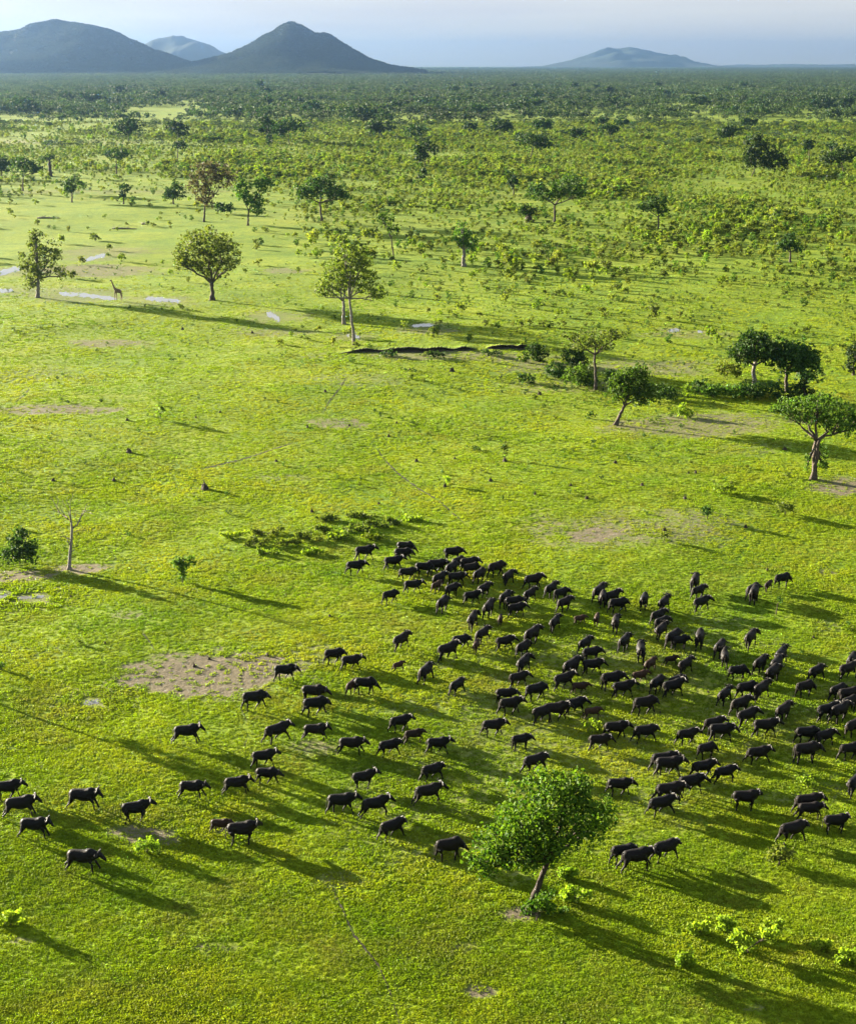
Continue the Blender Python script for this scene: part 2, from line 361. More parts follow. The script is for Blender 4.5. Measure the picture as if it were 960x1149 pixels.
def bank(pts_px, hgt, seed, label):
    """eroded lip: a raised turf edge whose bare face looks towards the camera"""
    rng = np.random.default_rng(seed); n = 140
    pts = np.array(pts_px, float); seg = np.r_[0, np.cumsum(np.hypot(*np.diff(pts, axis=0).T))]
    s = np.linspace(0, seg[-1], n); v, f = [], []
    for k in range(n):
        px, py = np.interp(s[k], seg, pts[:, 0]), np.interp(s[k], seg, pts[:, 1])
        x, y = flat(px, py); z = hz(x, y)
        e = min(1, 3 * math.sin(math.pi * (k + .3) / n)); kk = np.array([k * .07]); hh = hgt * e * float(.35 + .9 * vnoise(kk, kk * 0, seed)[0]) * rng.uniform(.9, 1.1); j = float(.9 * (vnoise(kk * .8, kk * 0, seed + 3)[0] - .5)) + rng.uniform(-.12, .12)
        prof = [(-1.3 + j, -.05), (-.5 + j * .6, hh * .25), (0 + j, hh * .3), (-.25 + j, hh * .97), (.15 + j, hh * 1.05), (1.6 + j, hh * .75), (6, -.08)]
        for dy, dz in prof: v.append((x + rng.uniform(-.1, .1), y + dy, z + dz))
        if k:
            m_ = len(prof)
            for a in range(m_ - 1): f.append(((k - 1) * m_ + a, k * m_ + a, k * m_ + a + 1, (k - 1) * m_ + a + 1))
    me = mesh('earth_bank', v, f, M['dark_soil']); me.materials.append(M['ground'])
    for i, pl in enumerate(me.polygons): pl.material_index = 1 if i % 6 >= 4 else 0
    tag(link('earth_bank', me), label, kind='structure')
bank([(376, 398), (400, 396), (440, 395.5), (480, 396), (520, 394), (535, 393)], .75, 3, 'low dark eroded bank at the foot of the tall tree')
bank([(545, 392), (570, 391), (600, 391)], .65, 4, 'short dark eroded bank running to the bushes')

# ------------------------------------------------------------------ trees
def leaf_cloud(rng, centres, per, spread, size, flat_=.0):
    """small folded leaf faces round cluster centres -> verts, faces (numpy)"""
    C = np.repeat(centres, per, 0); n = len(C)
    d = rng.normal(size=(n, 3)); d /= np.linalg.norm(d, axis=1)[:, None]
    P = C + d * (rng.random(n) ** .5)[:, None] * spread * np.array([1, 1, .75])
    nrm = rng.normal(size=(n, 3)); nrm[:, 2] = np.abs(nrm[:, 2]) * (.8 + flat_); nrm /= np.linalg.norm(nrm, axis=1)[:, None]
    a = np.cross(nrm, rng.normal(size=(n, 3))); a /= np.linalg.norm(a, axis=1)[:, None]; b = np.cross(nrm, a)
    s = (size * rng.uniform(.55, 1.3, n))[:, None]
    v = np.stack([P - a * s * .55, P - b * s * .36 + nrm * s * .10, P + a * s * .55 - nrm * s * .12, P + b * s * .36 + nrm * s * .10], 1).reshape(-1, 3)
    i = np.arange(n) * 4
    f = np.concatenate([np.stack([i, i + 1, i + 2], 1), np.stack([i, i + 2, i + 3], 1)])
    return v, f
def tri_mesh(name, v, f, mat):
    me = bpy.data.meshes.new(name)
    me.vertices.add(len(v)); me.vertices.foreach_set('co', np.asarray(v, np.float32).ravel())
    me.loops.add(f.size); me.loops.foreach_set('vertex_index', f.astype(np.int32).ravel())
    me.polygons.add(len(f)); me.polygons.foreach_set('loop_start', np.arange(0, f.size, 3, dtype=np.int32))
    me.update(calc_edges=True); me.materials.append(mat)
    return me
def limb(mb, rng, a, b, r0, r1, n=6, wob=.08, sides=6):
    a, b = Vector(a), Vector(b); Lg = (b - a).length
    pts, rad = [], []
    for k in range(n + 1):
        t = k / n; p = a.lerp(b, t); e = math.sin(math.pi * t)
        sag = Vector((rng.uniform(-1, 1), rng.uniform(-1, 1), rng.uniform(-.3, .6) + .6)) * wob * Lg * e * (.5 if k not in (0, n) else 0)
        pts.append(p + sag); rad.append(r0 + (r1 - r0) * t ** .8)
    mb.tube(pts, rad, sides)
    return pts
def tree(name, label, base, lobes, leaf, bark='bark', trunk_r=.3, fork=None, leaf_px=3.2, dens=1.0, clump=1.0, lean=None, group=None, seed=None, depth=.9, stems=1, flare=1.5, cat='tree'):
    """base and lobes in photo pixels; the lobes lie round the upright plane through the base"""
    rng = np.random.default_rng(seed if seed is not None else int(base[0] * 7 + base[1])); rr = random.Random(int(base[0] * 13 + base[1]))
    bx, by, bz = ground(*base); s = scale_at(base[1]) * (1 + .0)
    root = bpy.data.objects.new(name, None); COL.objects.link(root); root.location = (bx, by, bz); root.empty_display_size = .5
    tag(root, label, cat, group)
    C, V, Fc, nv = [], [], [], 0
    lp = max(leaf_px, 2.4); size = lp / s
    lob3 = []
    for k, (lx, ly, rx, ry) in enumerate(lobes):
        off = rr.uniform(-.5, .5) * (rx / s) if len(lobes) > 1 else 0
        p = on_plane(lx, ly, by + off); c = np.array(p) - np.array((bx, by, bz)); r = np.array((rx, rx * depth, ry)) / s
        c[2] = max(c[2], r[2] * .6)
        lob3.append((c, r))
        n = max(5, int(dens * 2.3 * math.pi * rx * ry / (lp * lp) / 2.2))
        d = rng.normal(size=(n, 3)); d /= np.linalg.norm(d, axis=1)[:, None]
        rad = (.30 + .70 * rng.random(n) ** .55)[:, None]
        cc = c + d * rad * r * rng.uniform(.72, 1.2, (n, 1))
        C.append(cc)
        v, f = leaf_cloud(rng, cc, max(6, int(9 * clump)), size * 1.25 * clump, size)
        V.append(v); Fc.append(f + nv); nv += len(v)
    mb = MB()
    zmin = min(c[2] - r[2] * .5 for c, r in lob3); mean = np.mean([c for c, r in lob3], 0)
    if fork: fp = np.array(on_plane(fork[0], fork[1], by)) - np.array((bx, by, bz))
    else: fp = np.array((mean[0] * .35, 0, max(zmin * .85, mean[2] * .35)))
    for st in range(stems):
        o = Vector((rr.uniform(-.5, .5) * trunk_r * 3, rr.uniform(-.5, .5), -.15)) if st else Vector((0, 0, -.15))
        top = Vector(fp) + (Vector((rr.uniform(-.6, .6), rr.uniform(-.6, .6), rr.uniform(0, .8))) if st else Vector())
        n = 8; pts, rad = [], []
        for k in range(n + 1):
            t = k / n; q = o.lerp(top, t) + Vector((rr.uniform(-1, 1), rr.uniform(-1, 1), 0)) * trunk_r * .3 * (0 < k < n)
            pts.append(q); rad.append(trunk_r * (1 - .35 * t) * (1 + (flare - 1) * max(0, 1 - t * 6)) * (.8 if st else 1))
        mb.tube(pts, rad, 9)
    for (c, r), cc in zip(lob3, C):
        mid = c * .9 + np.array((0, 0, -r[2] * .25))
        pts = limb(mb, rr, fp, mid, trunk_r * .55, trunk_r * .25, 6, .10, 6)
        for t in rr.sample(range(len(cc)), min(len(cc), 7)):
            limb(mb, rr, pts[rr.randint(3, 6)], cc[t], trunk_r * .22, trunk_r * .06, 3, .10, 4)
    link('trunk', mb.mesh('trunk', M[bark]), root)
    link('crown', tri_mesh('crown', np.concatenate(V), np.concatenate(Fc), M[leaf]), root)
    return root

tree('leaning_tree', 'leafy bright green tree leaning right in the foreground below the herd', (591, 1024),
     [(618, 894, 44, 31), (658, 912, 33, 29), (588, 918, 35, 30), (562, 943, 31, 26), (628, 932, 42, 27), (545, 964, 24, 18), (586, 955, 30, 22), (676, 916, 16, 15), (640, 884, 24, 17), (612, 955, 20, 16)],
     'leaf_fresh', 'dark_bark', .25, (615, 966), leaf_px=4.6, dens=.46, clump=1.75)
tree('leaning_tree', 'small leaning tree with slanted trunk left of the right-hand acacia', (690, 477), [(708, 432, 26, 20), (724, 440, 20, 15), (696, 434, 15, 15), (712, 418, 16, 10)], 'leaf_mid', 'bark', .30, (700, 455), 3.0, stems=2)
tree('spreading_tree', 'spreading tree with pale forked trunk at the right edge', (912, 538), [(902, 460, 34, 13), (936, 470, 30, 19), (918, 450, 30, 12), (884, 457, 22, 9), (956, 472, 22, 17), (922, 515, 7, 17), (905, 518, 4, 10)], 'leaf_mid', 'bark', .40, (915, 495), 3.0, stems=2, dens=.65)
tree('shade_tree', 'dark round-crowned tree, left one of the pair above the hedge', (845, 440), [(850, 390, 30, 16), (834, 397, 20, 12), (862, 396, 20, 14), (846, 380, 20, 9)], 'leaf_dark', 'pale_bark', .45, (846, 410), 3.0)
tree('shade_tree', 'dark drooping tree, right one of the pair above the hedge', (882, 440), [(888, 402, 26, 19), (906, 414, 20, 18), (880, 392, 24, 13), (900, 398, 20, 14)], 'leaf_dark', 'bark', .36, (882, 415), 3.0)
tree('acacia_tree', 'sparse flat-topped yellowish acacia with a straight trunk', (668, 438), [(668, 378, 34, 7), (652, 385, 22, 7), (690, 374, 18, 5), (676, 388, 20, 6), (640, 376, 12, 4)], 'leaf_olive', 'bark', .28, (667, 398), 2.5, dens=.55)
tree('tall_tree', 'tall open tree with slim pale trunk beside the eroded bank', (398, 387), [(392, 282, 20, 16), (374, 314, 18, 16), (408, 314, 22, 18), (393, 300, 26, 20), (422, 330, 12, 8), (364, 326, 9, 9), (404, 290, 16, 14), (385, 270, 8, 8)], 'leaf_olive', 'pale_bark', .34, (392, 335), 2.9, dens=.62)
tree('tall_tree', 'pale-trunked tree standing just behind the tall open tree', (386, 364), [(378, 306, 18, 16), (370, 322, 14, 12), (388, 318, 12, 10)], 'leaf_olive', 'pale_bark', .42, (385, 338), 2.6, dens=.55)
tree('round_tree', 'round bushy tree with thick trunk right of the giraffe', (238, 337), [(232, 272, 28, 20), (218, 285, 24, 20), (250, 284, 20, 20), (235, 300, 24, 14), (258, 295, 9, 9), (205, 292, 10, 12)], 'leaf_olive', 'bark', .55, (238, 318), 2.6, stems=2, dens=.5, clump=1.3)
tree('bushy_tree', 'tall bushy tree with uneven crown at left of the giraffe', (43, 334), [(42, 274, 13, 14), (56, 284, 14, 13), (34, 292, 15, 13), (48, 302, 20, 11), (69, 306, 10, 7), (33, 316, 8, 11), (40, 263, 7, 7)], 'leaf_olive', 'pale_bark', .50, (43, 312), 2.6, dens=.5, clump=1.3)
tree('rusty_tree', 'tree with reddish brown crown on the left plain', (229, 249), [(240, 192, 22, 11), (224, 206, 14, 14), (252, 200, 14, 10), (232, 222, 11, 11), (232, 190, 14, 8)], 'leaf_rust', 'bark', .40, (230, 232), 2.5, dens=.55, clump=1.2)
tree('two_tier_tree', 'tree with stepped green crown right of the reddish tree', (278, 253), [(272, 214, 10, 13), (293, 207, 15, 8), (286, 226, 12, 10), (290, 236, 9, 5)], 'leaf_mid', 'bark', .36, (279, 236), 2.6)
tree('umbrella_tree', 'wide umbrella-shaped dark tree in the middle of left plain', (361, 248), [(360, 211, 28, 10), (343, 216, 16, 9), (378, 217, 15, 7), (360, 202, 16, 6), (388, 220, 8, 4)], 'leaf_dark', 'bark', .45, (359, 228), 2.5)
tree('umbrella_tree', 'broad dark umbrella tree with curved trunk at centre right', (622, 249), [(636, 210, 22, 10), (612, 218, 24, 8), (640, 202, 14, 5), (652, 217, 10, 5), (600, 212, 12, 7)], 'leaf_dark', 'bark', .45, (622, 230), 2.5)
tree('stout_tree', 'squat thick-trunked tree left of the centre umbrella tree', (593, 249), [(592, 237, 11, 6), (587, 233, 7, 5)], 'leaf_dark', 'bark', 1.3, (593, 240), 2.4, flare=1.6)
tree('small_tree', 'small dark tree with flat crown, alone right of centre', (738, 258), [(738, 226, 13, 9), (726, 232, 13, 6), (743, 235, 7, 6)], 'leaf_dark', 'bark', .36, (738, 244), 2.4)
tree('small_tree', 'dark bushy little tree alone in the right-hand scrub', (886, 294), [(886, 270, 10, 9), (894, 277, 9, 5), (879, 275, 8, 7)], 'leaf_dark', 'bark', .34, (886, 283), 2.4)
tree('thick_trunked_tree', 'green tree with stout pale trunk in mid field', (520, 299), [(520, 261, 11, 8), (526, 272, 12, 8), (512, 270, 7, 7), (519, 253, 6, 4)], 'leaf_mid', 'pale_bark', .62, (520, 280), 2.5, dens=.8)
tree('slender_tree', 'slender small tree with curved trunk in mid field', (442, 291), [(432, 247, 9, 7), (440, 257, 9, 6), (428, 243, 6, 5)], 'leaf_fresh', 'bark', .22, (439, 268), 2.5, dens=.8)
tree('umbrella_tree', 'umbrella tree with straight trunk near the upper left edge', (26, 214), [(28, 186, 17, 9), (42, 190, 8, 5), (22, 180, 10, 5)], 'leaf_dark', 'bark', .36, (26, 198), 2.4)
tree('round_tree', 'dark tree cut off by the upper left edge', (3, 200), [(4, 186, 12, 9), (-6, 184, 12, 9)], 'leaf_dark', 'bark', .36, None, 2.4)
tree('small_tree', 'small round dark tree right of the left-edge umbrella tree', (81, 227), [(83, 205, 13, 7), (78, 212, 8, 5)], 'leaf_dark', 'bark', .34, (81, 217), 2.4)
tree('round_tree', 'low dark round tree left of the reddish tree', (195, 229), [(197, 214, 13, 10), (190, 219, 9, 7)], 'leaf_dark', 'bark', .4, None, 2.4)
FAR = 'dark trees standing in the far scrub'
far_trees = [((145, 161), [(145, 141, 17, 7), (140, 146, 10, 5)], 'dark mushroom-shaped tree left of the grassy strip'), ((200, 158), [(198, 142, 12, 7), (206, 150, 7, 5)], 'dark tree with two blobs right of the mushroom-shaped tree'),
             ((199, 181), [(202, 163, 8, 5)], 'thin tree just below the two-blob tree'), ((131, 195), [(131, 174, 15, 6)], 'pale flat-topped tree below the mushroom-shaped tree'),
             ((325, 162), [(326, 141, 17, 8), (314, 146, 10, 7)], 'wide dark tree above the umbrella tree on left plain'), ((303, 168), [(299, 136, 9, 6), (303, 155, 4, 6)], 'tall thin tree left of the wide dark tree'),
             ((477, 197), [(477, 167, 14, 9), (472, 174, 9, 6)], 'dark round tree above a dark bush near centre'), ((466, 160), [(464, 148, 12, 7)], 'round tree just behind the dark centre tree'),
             ((594, 181), [(597, 158, 21, 7), (608, 163, 11, 5)], 'dark flat tree alone above the centre umbrella tree'), ((843, 198), [(846, 160, 12, 8), (856, 175, 18, 13), (870, 182, 15, 9), (841, 178, 9, 12)], 'large lumpy dark tree clump in the right scrub'),
             ((836, 146), [(835, 137, 13, 5)], 'small flat tree behind the lumpy clump'), ((947, 196), [(946, 174, 21, 8), (930, 180, 12, 4)], 'umbrella tree at the upper right edge'),
             ((576, 219), [(576, 204, 7, 6)], 'small round tree up left of the centre umbrella tree'), ((139, 229), [(141, 211, 7, 4), (138, 219, 4, 3)], 'skinny small tree on the left plain'),
             ((57, 198), [(56, 178, 8, 3)], 'bare stubby trunk with few leaves at upper left'), ((957, 421), [(958, 396, 8, 12), (953, 410, 6, 6)], 'bush-like tree cut off by the right edge'),
             ((903, 452), [(900, 430, 8, 8), (906, 440, 6, 6)], 'small dark-leaved tree behind the spreading right tree'), ((907, 186), [(906, 163, 6, 7)], 'small dark tree left of the right-edge umbrella tree'),
             ((932, 172), [(932, 163, 8, 4)], 'small dark tree above the right-edge umbrella tree'), ((582, 128), [(582, 118, 15, 7)], 'dark domed tree at the forest edge above centre'),
             ((405, 138), [(402, 127, 18, 8), (420, 130, 10, 6)], 'broad dark tree at the forest edge left of centre'), ((436, 140), [(433, 130, 10, 7)], 'dark tree beside the broad forest-edge tree'),
             ((352, 130), [(350, 120, 12, 6)], 'dark tree at forest edge above the wide dark tree'), ((30, 128), [(28, 117, 18, 7)], 'dark tree at the forest edge far left'),
             ((103, 118), [(102, 110, 14, 6)], 'dark tree at forest edge above the grassy strip'), ((78, 116), [(76, 109, 9, 5)], 'smaller dark forest-edge tree on the left'),
             ((215, 130), [(214, 125, 5, 5)], 'small dark tree on the skyline of the grassy strip'), ((242, 130), [(240, 124, 6, 5)], 'small dark tree right along the grassy strip'), ((268, 133), [(266, 125, 7, 6)], 'dark tree at the right end of grassy strip'),
             ((925, 124), [(922, 115, 16, 7)], 'dark broad tree at the forest edge far right'), ((860, 126), [(858, 119, 10, 5)], 'dark forest-edge tree above the lumpy clump'), ((785, 121), [(783, 113, 12, 5)], 'dark forest-edge tree right of centre'),
             ((745, 112), [(744, 105, 9, 4)], 'low dark tree deep in the right forest'), ((690, 122), [(688, 114, 10, 5)], 'dark tree at forest edge right of the domed tree'), ((640, 126), [(638, 119, 9, 5)], 'lower dark tree just right of the domed tree'),
             ((520, 118), [(519, 111, 10, 5)], 'dark tree at forest edge left of the domed tree'), ((478, 122), [(476, 114, 11, 5)], 'dark tree at forest edge near middle'), ((300, 122), [(298, 114, 9, 5)], 'dark forest-edge tree above the tall thin tree'),
             ((700, 148), [(698, 137, 7, 5)], 'lone dark tree in the right-hand far scrub'), ((527, 152), [(526, 142, 8, 5)], 'lone dark tree in the central far scrub')]
rr = random.Random(3); taken = [b for b, _, _ in far_trees]
while len(far_trees) < 74:
    bx, by = rr.uniform(5, 955), 100 + 62 * rr.random() ** 1.3
    if min(abs(bx - a) + 3 * abs(by - b) for a, b in taken) < 26 or (bx < 260 and abs(by - (162 - bx * .17)) < 12): continue
    w = rr.uniform(6, 10) * (.55 + (by - 95) / 70); taken.append((bx, by))
    far_trees.append(((bx, by), [(bx, by - w * 1.05, w, w * .48), (bx + rr.uniform(-.6, .6) * w, by - w * .95, w * .7, w * .4)], 'dark flat-topped tree standing out of the far woodland'))
for base, lobes, lb in far_trees:
    lobes = [(a, b - .06 * c, c * 1.12, d * 1.12) for a, b, c, d in lobes]
    tree('tree', lb, base, lobes, 'leaf_deep', 'bark', .34 if base != (57, 198) else 1.0, None, 2.4, group=FAR if base[1] < 190 else None)
# trees beyond the left edge, whose shadows reach into the picture
tree('tree', 'slim tree just outside the left edge, casting a thin shadow', (-65, 769), [(-65, 702, 17, 12), (-56, 712, 12, 8)], 'leaf_mid', 'bark', .2, None, 4.0)

# the dead tree
def dead_tree():
    base = (78, 639); bx, by, bz = ground(*base); rr = random.Random(4)
    root = bpy.data.objects.new('dead_tree', None); COL.objects.link(root); root.location = (bx, by, bz)
    tag(root, 'bare dead tree with forked leafless branches on bare earth', 'tree')
    P = lambda x, y, d=0: Vector(on_plane(x, y, by + d)) - Vector((bx, by, bz))
    mb = MB(); mb.tube([Vector((0, 0, -.2)), P(78, 636), P(79, 620), P(80.5, 605), P(81, 595), P(80, 584)], [.42, .21, .17, .16, .14, .10], 9)
    link('trunk', mb.mesh('trunk', M['dead_wood']), root)
    for pts, r in [([(80, 585), (75, 581), (67, 575), (60, 562)], .10), ([(75, 581), (70, 574), (64, 567)], .05), ([(80, 585), (79, 577), (79, 563)], .07), ([(80, 585), (77, 574), (72, 566)], .05),
                   ([(81, 593), (87, 589), (91, 580), (95, 574), (101, 575)], .09), ([(91, 580), (93, 573), (106, 573)], .05), ([(79, 612), (76, 607), (76, 603)], .07), ([(80, 620), (85, 616)], .05), ([(81, 598), (90, 594), (94, 592)], .04), ([(60, 562), (57, 558), (56, 553)], .03), ([(67, 575), (61, 573), (57, 567)], .035), ([(64, 567), (66, 561), (64, 557)], .03), ([(79, 563), (82, 557), (81, 552)], .03), ([(79, 570), (75, 562), (76, 556)], .03), ([(95, 574), (97, 567), (101, 563)], .035), ([(101, 575), (107, 578)], .03), ([(88, 588), (84, 580), (86, 573)], .035), ([(80, 606), (70, 601), (66, 602)], .04), ([(72, 566), (70, 560)], .03)]:
        mb = MB(); n = len(pts); r *= 1.35; mb.tube([P(x, y, rr.uniform(-.8, .8) * k / n) for k, (x, y) in enumerate(pts)], [r * (1 - .75 * k / (n - 1)) for k in range(n)], 6)
        link('branch', mb.mesh('branch', M['dead_wood']), root)
dead_tree()

# ------------------------------------------------------------------ bushes
def bush(name, label, base, lobes, leaf, leaf_px=3.0, dens=1.0, group=None, cat='shrub', depth=.9, stem=.06):
    """shrub: leaf clumps with short woody stems"""
    return tree(name, label, base, lobes, leaf, 'bark', stem, None, leaf_px, dens, 1.0, group=group, depth=depth, cat=cat, flare=1.1)
bush('shrub', 'large dark bush beside the dead tree at left edge', (22, 634), [(20, 612, 15, 14), (24, 600, 9, 10), (30, 622, 13, 10), (12, 624, 14, 9), (36, 612, 8, 8)], 'leaf_dark', 3.6)
bush('shrub', 'small upright bush on open grass right of the dead tree', (205, 654), [(205, 634, 10, 8), (200, 630, 7, 6), (212, 630, 7, 5), (205, 646, 5, 5)], 'leaf_mid', 3.2)
bush('shrub', 'low yellow-green tuft right of the running buffalo, lower left', (165, 957), [(160, 948, 10, 6), (172, 950, 9, 6), (166, 944, 7, 5)], 'leaf_yellow', 3.4)
bush('shrub', 'round leafy bush in front of a buffalo at lower right', (874, 970), [(872, 956, 12, 9), (882, 960, 9, 8), (864, 962, 8, 6)], 'leaf_olive', 3.6)
bush('shrub', 'pale leafy shrub among the rearmost buffalo at right', (905, 884), [(903, 876, 11, 6), (912, 879, 8, 5)], 'leaf_yellow', 3.2)
bush('shrub', 'bright yellow-green shrub between two buffalo at herd centre', (664, 822), [(663, 813, 10, 6), (670, 816, 6, 5)], 'leaf_yellow', 3.2)
bush('shrub', 'leafy green shrub hiding the foot of the leaning tree', (602, 1033), [(598, 1015, 9, 9), (608, 1010, 11, 10), (590, 1020, 7, 6), (616, 1018, 9, 7)], 'leaf_fresh', 4.0, .8)
for nm_, bx_, by_ in (('leftmost', 432, 400), ('middle', 486, 401), ('rightmost', 548, 399)):
    bush('shrub', f'{nm_} dark little shrub along the eroded bank', (bx_, by_), [(bx_, by_ - 4, 8, 3.5), (bx_ + 9, by_ - 3, 6, 3)], 'leaf_dark', 2.6)
for k, (bx, by, w, h, lb) in enumerate([(838, 1070, 34, 15, 'wide sprawling yellow-green plant at lower right'), (822, 1046, 17, 10, 'upper lobe of sprawling plants at lower right'), (862, 1052, 15, 12, 'right-hand sprawling plant with pale leaf tips, lower right'),
                                        (768, 1084, 11, 9, 'small pale upright plant left of the sprawling plants'), (784, 1048, 13, 8, 'small pale plant above the left end of sprawling plants'), (950, 1082, 12, 10, 'pale leafy plant at the lower right edge'),
                                        (922, 1066, 9, 6, 'small pale plant near lower right edge'), (612, 1022, 22, 13, 'low leafy shrub at the foot of the leaning tree'), (648, 1012, 18, 10, 'pale green shrub right of the leaning tree trunk'),
                                        (640, 985, 14, 7, 'small low plant under the leaning tree crown'), (12, 1038, 11, 9, 'pale yellow plant at the lower left edge')]):
    rr = random.Random(k); L_ = [(bx + rr.uniform(-.85, .85) * w, by - h * rr.uniform(.2, 1.5), w * rr.uniform(.16, .34), h * rr.uniform(.25, .5)) for _ in range(9)]
    bush('low_plant', lb, (bx, by), L_, 'leaf_bright' if k not in (7,) else 'leaf_fresh', 4.2, .8, cat='plant')
thk = 'leafy low plants of the thicket above the herd'
rr = random.Random(11)
for k, (bx, by, w, h) in enumerate(sorted([(262, 604, 16, 9), (285, 612, 18, 12), (300, 600, 18, 12), (322, 612, 16, 9), (345, 606, 18, 11), (362, 598, 14, 10), (380, 606, 16, 11), (398, 596, 18, 10), (420, 592, 20, 9), (440, 588, 14, 8), (372, 584, 18, 8), (405, 580, 16, 7), (300, 622, 14, 7), (350, 622, 12, 7), (415, 606, 15, 8), (462, 584, 12, 6)])):
    L_ = [(bx + rr.uniform(-.8, .8) * w, by - h * rr.uniform(.1, .7), w * rr.uniform(.22, .42), h * rr.uniform(.2, .4)) for _ in range(6)]
    o_ = ['first', 'second', 'third', 'fourth', 'fifth', 'sixth', 'seventh', 'eighth', 'ninth', 'tenth', 'eleventh', 'twelfth', 'thirteenth', 'fourteenth', 'fifteenth', 'sixteenth']
    bush('low_plant', f'pale leafy low plant, {o_[k]} from left in the thicket above the herd', (bx, by), L_, 'leaf_olive' if k % 3 else 'leaf_yellow', 3.0, .7, thk, 'plant')
for base, lobes, leaf, lb in [((602, 405), [(600, 393, 12, 10), (606, 398, 10, 8)], 'leaf_dark', 'dark bush at right end of the eroded bank'), ((645, 415), [(642, 400, 16, 10), (650, 406, 12, 9)], 'leaf_dark', 'large dark bush left of the flat-topped acacia'),
                              ((650, 434), [(648, 420, 17, 13), (660, 425, 12, 11)], 'leaf_mid', 'round green bush in front of the flat-topped acacia'), ((690, 436), [(686, 424, 9, 11), (692, 428, 7, 9)], 'leaf_dark', 'dark narrow bush right of the acacia trunk'),
                              ((622, 425), [(622, 415, 12, 9), (630, 420, 9, 6)], 'leaf_dark', 'low dark bush left of the round green bush'), ((590, 430), [(588, 424, 9, 5), (596, 427, 7, 4)], 'leaf_dark', 'lowest dark bush in the thicket left of acacia'),
                              ((740, 448), [(738, 438, 16, 8), (752, 441, 12, 7)], 'leaf_dark', 'dark low bush behind the small leaning tree'), ((775, 446), [(773, 438, 8, 7)], 'leaf_yellow', 'light green little bush left of the hedge'),
                              ((800, 446), [(800, 437, 13, 8), (792, 438, 9, 6)], 'leaf_mid', 'left end bush of the hedge under the dark pair'), ((826, 447), [(824, 438, 13, 9)], 'leaf_mid', 'second bush of the hedge under the dark pair'),
                              ((850, 449), [(848, 438, 13, 10)], 'leaf_dark', 'third, darkest bush of the hedge under the dark pair'), ((872, 449), [(870, 438, 12, 10)], 'leaf_dark', 'right-hand bush of the hedge under the dark pair'), ((838, 445), [(837, 435, 11, 8)], 'leaf_dark', 'dark bush hugging the left pair tree trunk'), ((861, 444), [(860, 434, 10, 8)], 'leaf_mid', 'green bush between the two pair tree trunks'), ((893, 450), [(892, 440, 11, 8), (900, 443, 8, 6)], 'leaf_dark', 'last dark bush at the right end of the hedge'), ((785, 443), [(784, 434, 11, 7)], 'leaf_dark', 'dark low bush at the far left of the hedge'), ((715, 430), [(714, 422, 12, 7)], 'leaf_dark', 'dark bush behind the small leaning tree crown'),
                              ((812, 425), [(812, 412, 14, 10), (824, 416, 9, 8)], 'leaf_olive', 'pale grey-green bush left of the dark pair'), ((768, 468), [(764, 459, 9, 6), (772, 463, 6, 5)], 'leaf_yellow', 'arched yellow-green shrub below the hedge'),
                              ((793, 583), [(793, 573, 7, 6)], 'leaf_dark', 'small dark bush with long shadow above the herd, right'), ((880, 577), [(878, 569, 10, 6), (886, 571, 6, 4)], 'leaf_olive', 'olive shrub with long shadow right of small dark bush'),
                              ((180, 471), [(180, 461, 6, 7)], 'leaf_yellow', 'tiny leafy shrub with long shadow on left grass'), ((736, 358), [(734, 350, 7, 7)], 'leaf_olive', 'small olive shrub on the right plain'),
                              ((477, 203), [(477, 193, 7, 4), (474, 198, 5, 3)], 'leaf_dark', 'dark low bush under the dark centre tree'), ((662, 470), [(663, 466, 4, 4)], 'leaf_dark', 'tiny bush left of the small leaning tree trunk'),
                              ((252, 240), [(248, 232, 8, 6), (258, 234, 6, 5)], 'leaf_dark', 'dark bush between reddish tree and stepped tree'), ((565, 516), [(566, 503, 3, 10)], 'leaf_olive', 'thin upright shrub in the middle of the grass'),
                              ((500, 546), [(501, 538, 3, 6)], 'leaf_yellow', 'tiny upright shrub left of the middle grass'), ((808, 553), [(808, 547, 11, 6), (818, 549, 6, 4)], 'leaf_yellow', 'sparse yellowish shrub above the small dark bush'),
                              ((745, 606), [(745, 600, 6, 4)], 'leaf_olive', 'low twiggy shrub on worn earth above herd'), ((448, 628), [(442, 622, 7, 4)], 'leaf_yellow', 'low leafy plant behind the upper-left buffalo'),
                              ((2, 752), [(2, 746, 4, 5)], 'leaf_mid', 'leafy sprig at the left edge beside the lush ring'), ((870, 690), [(874, 673, 4, 4)], 'leaf_dark', 'tiny dark bush right of the topmost right buffalo group')]:
    bush('shrub', lb, base, lobes, leaf, 2.8)

# fallen branches and stumps
def fallen(base, w_px, label, seed):
    bx, by, bz = ground(*base); rr = random.Random(seed); w = w_px / scale_at(base[1]); mb = MB()
    mb.tube([(-w / 2, 0, .25), (-w * .2, .3, .35), (w * .1, .1, .3), (w / 2, -.2, .2)], [.3, .26, .2, .08], 7)
    for k in range(9):
        x = rr.uniform(-.4, .4) * w; mb.tube([(x, 0, .3), (x + rr.uniform(-.8, .8), rr.uniform(-.8, .8), rr.uniform(.5, 1.0)), (x + rr.uniform(-1.6, 1.6), rr.uniform(-1.5, 1.5), rr.uniform(.3, 1.6))], [.12, .07, .02], 5)
    tag(link('fallen_branch', mb.mesh('fallen_branch', M['dead_wood']), None, (bx, by, bz - .1)), label, 'branch')
fallen((140, 257), 28, 'grey fallen branches on the left plain below skinny tree', 1); fallen((55, 245), 26, 'grey fallen branches below the left-edge umbrella tree', 2); fallen((163, 252), 8, 'short grey snag right of the fallen branches', 3)
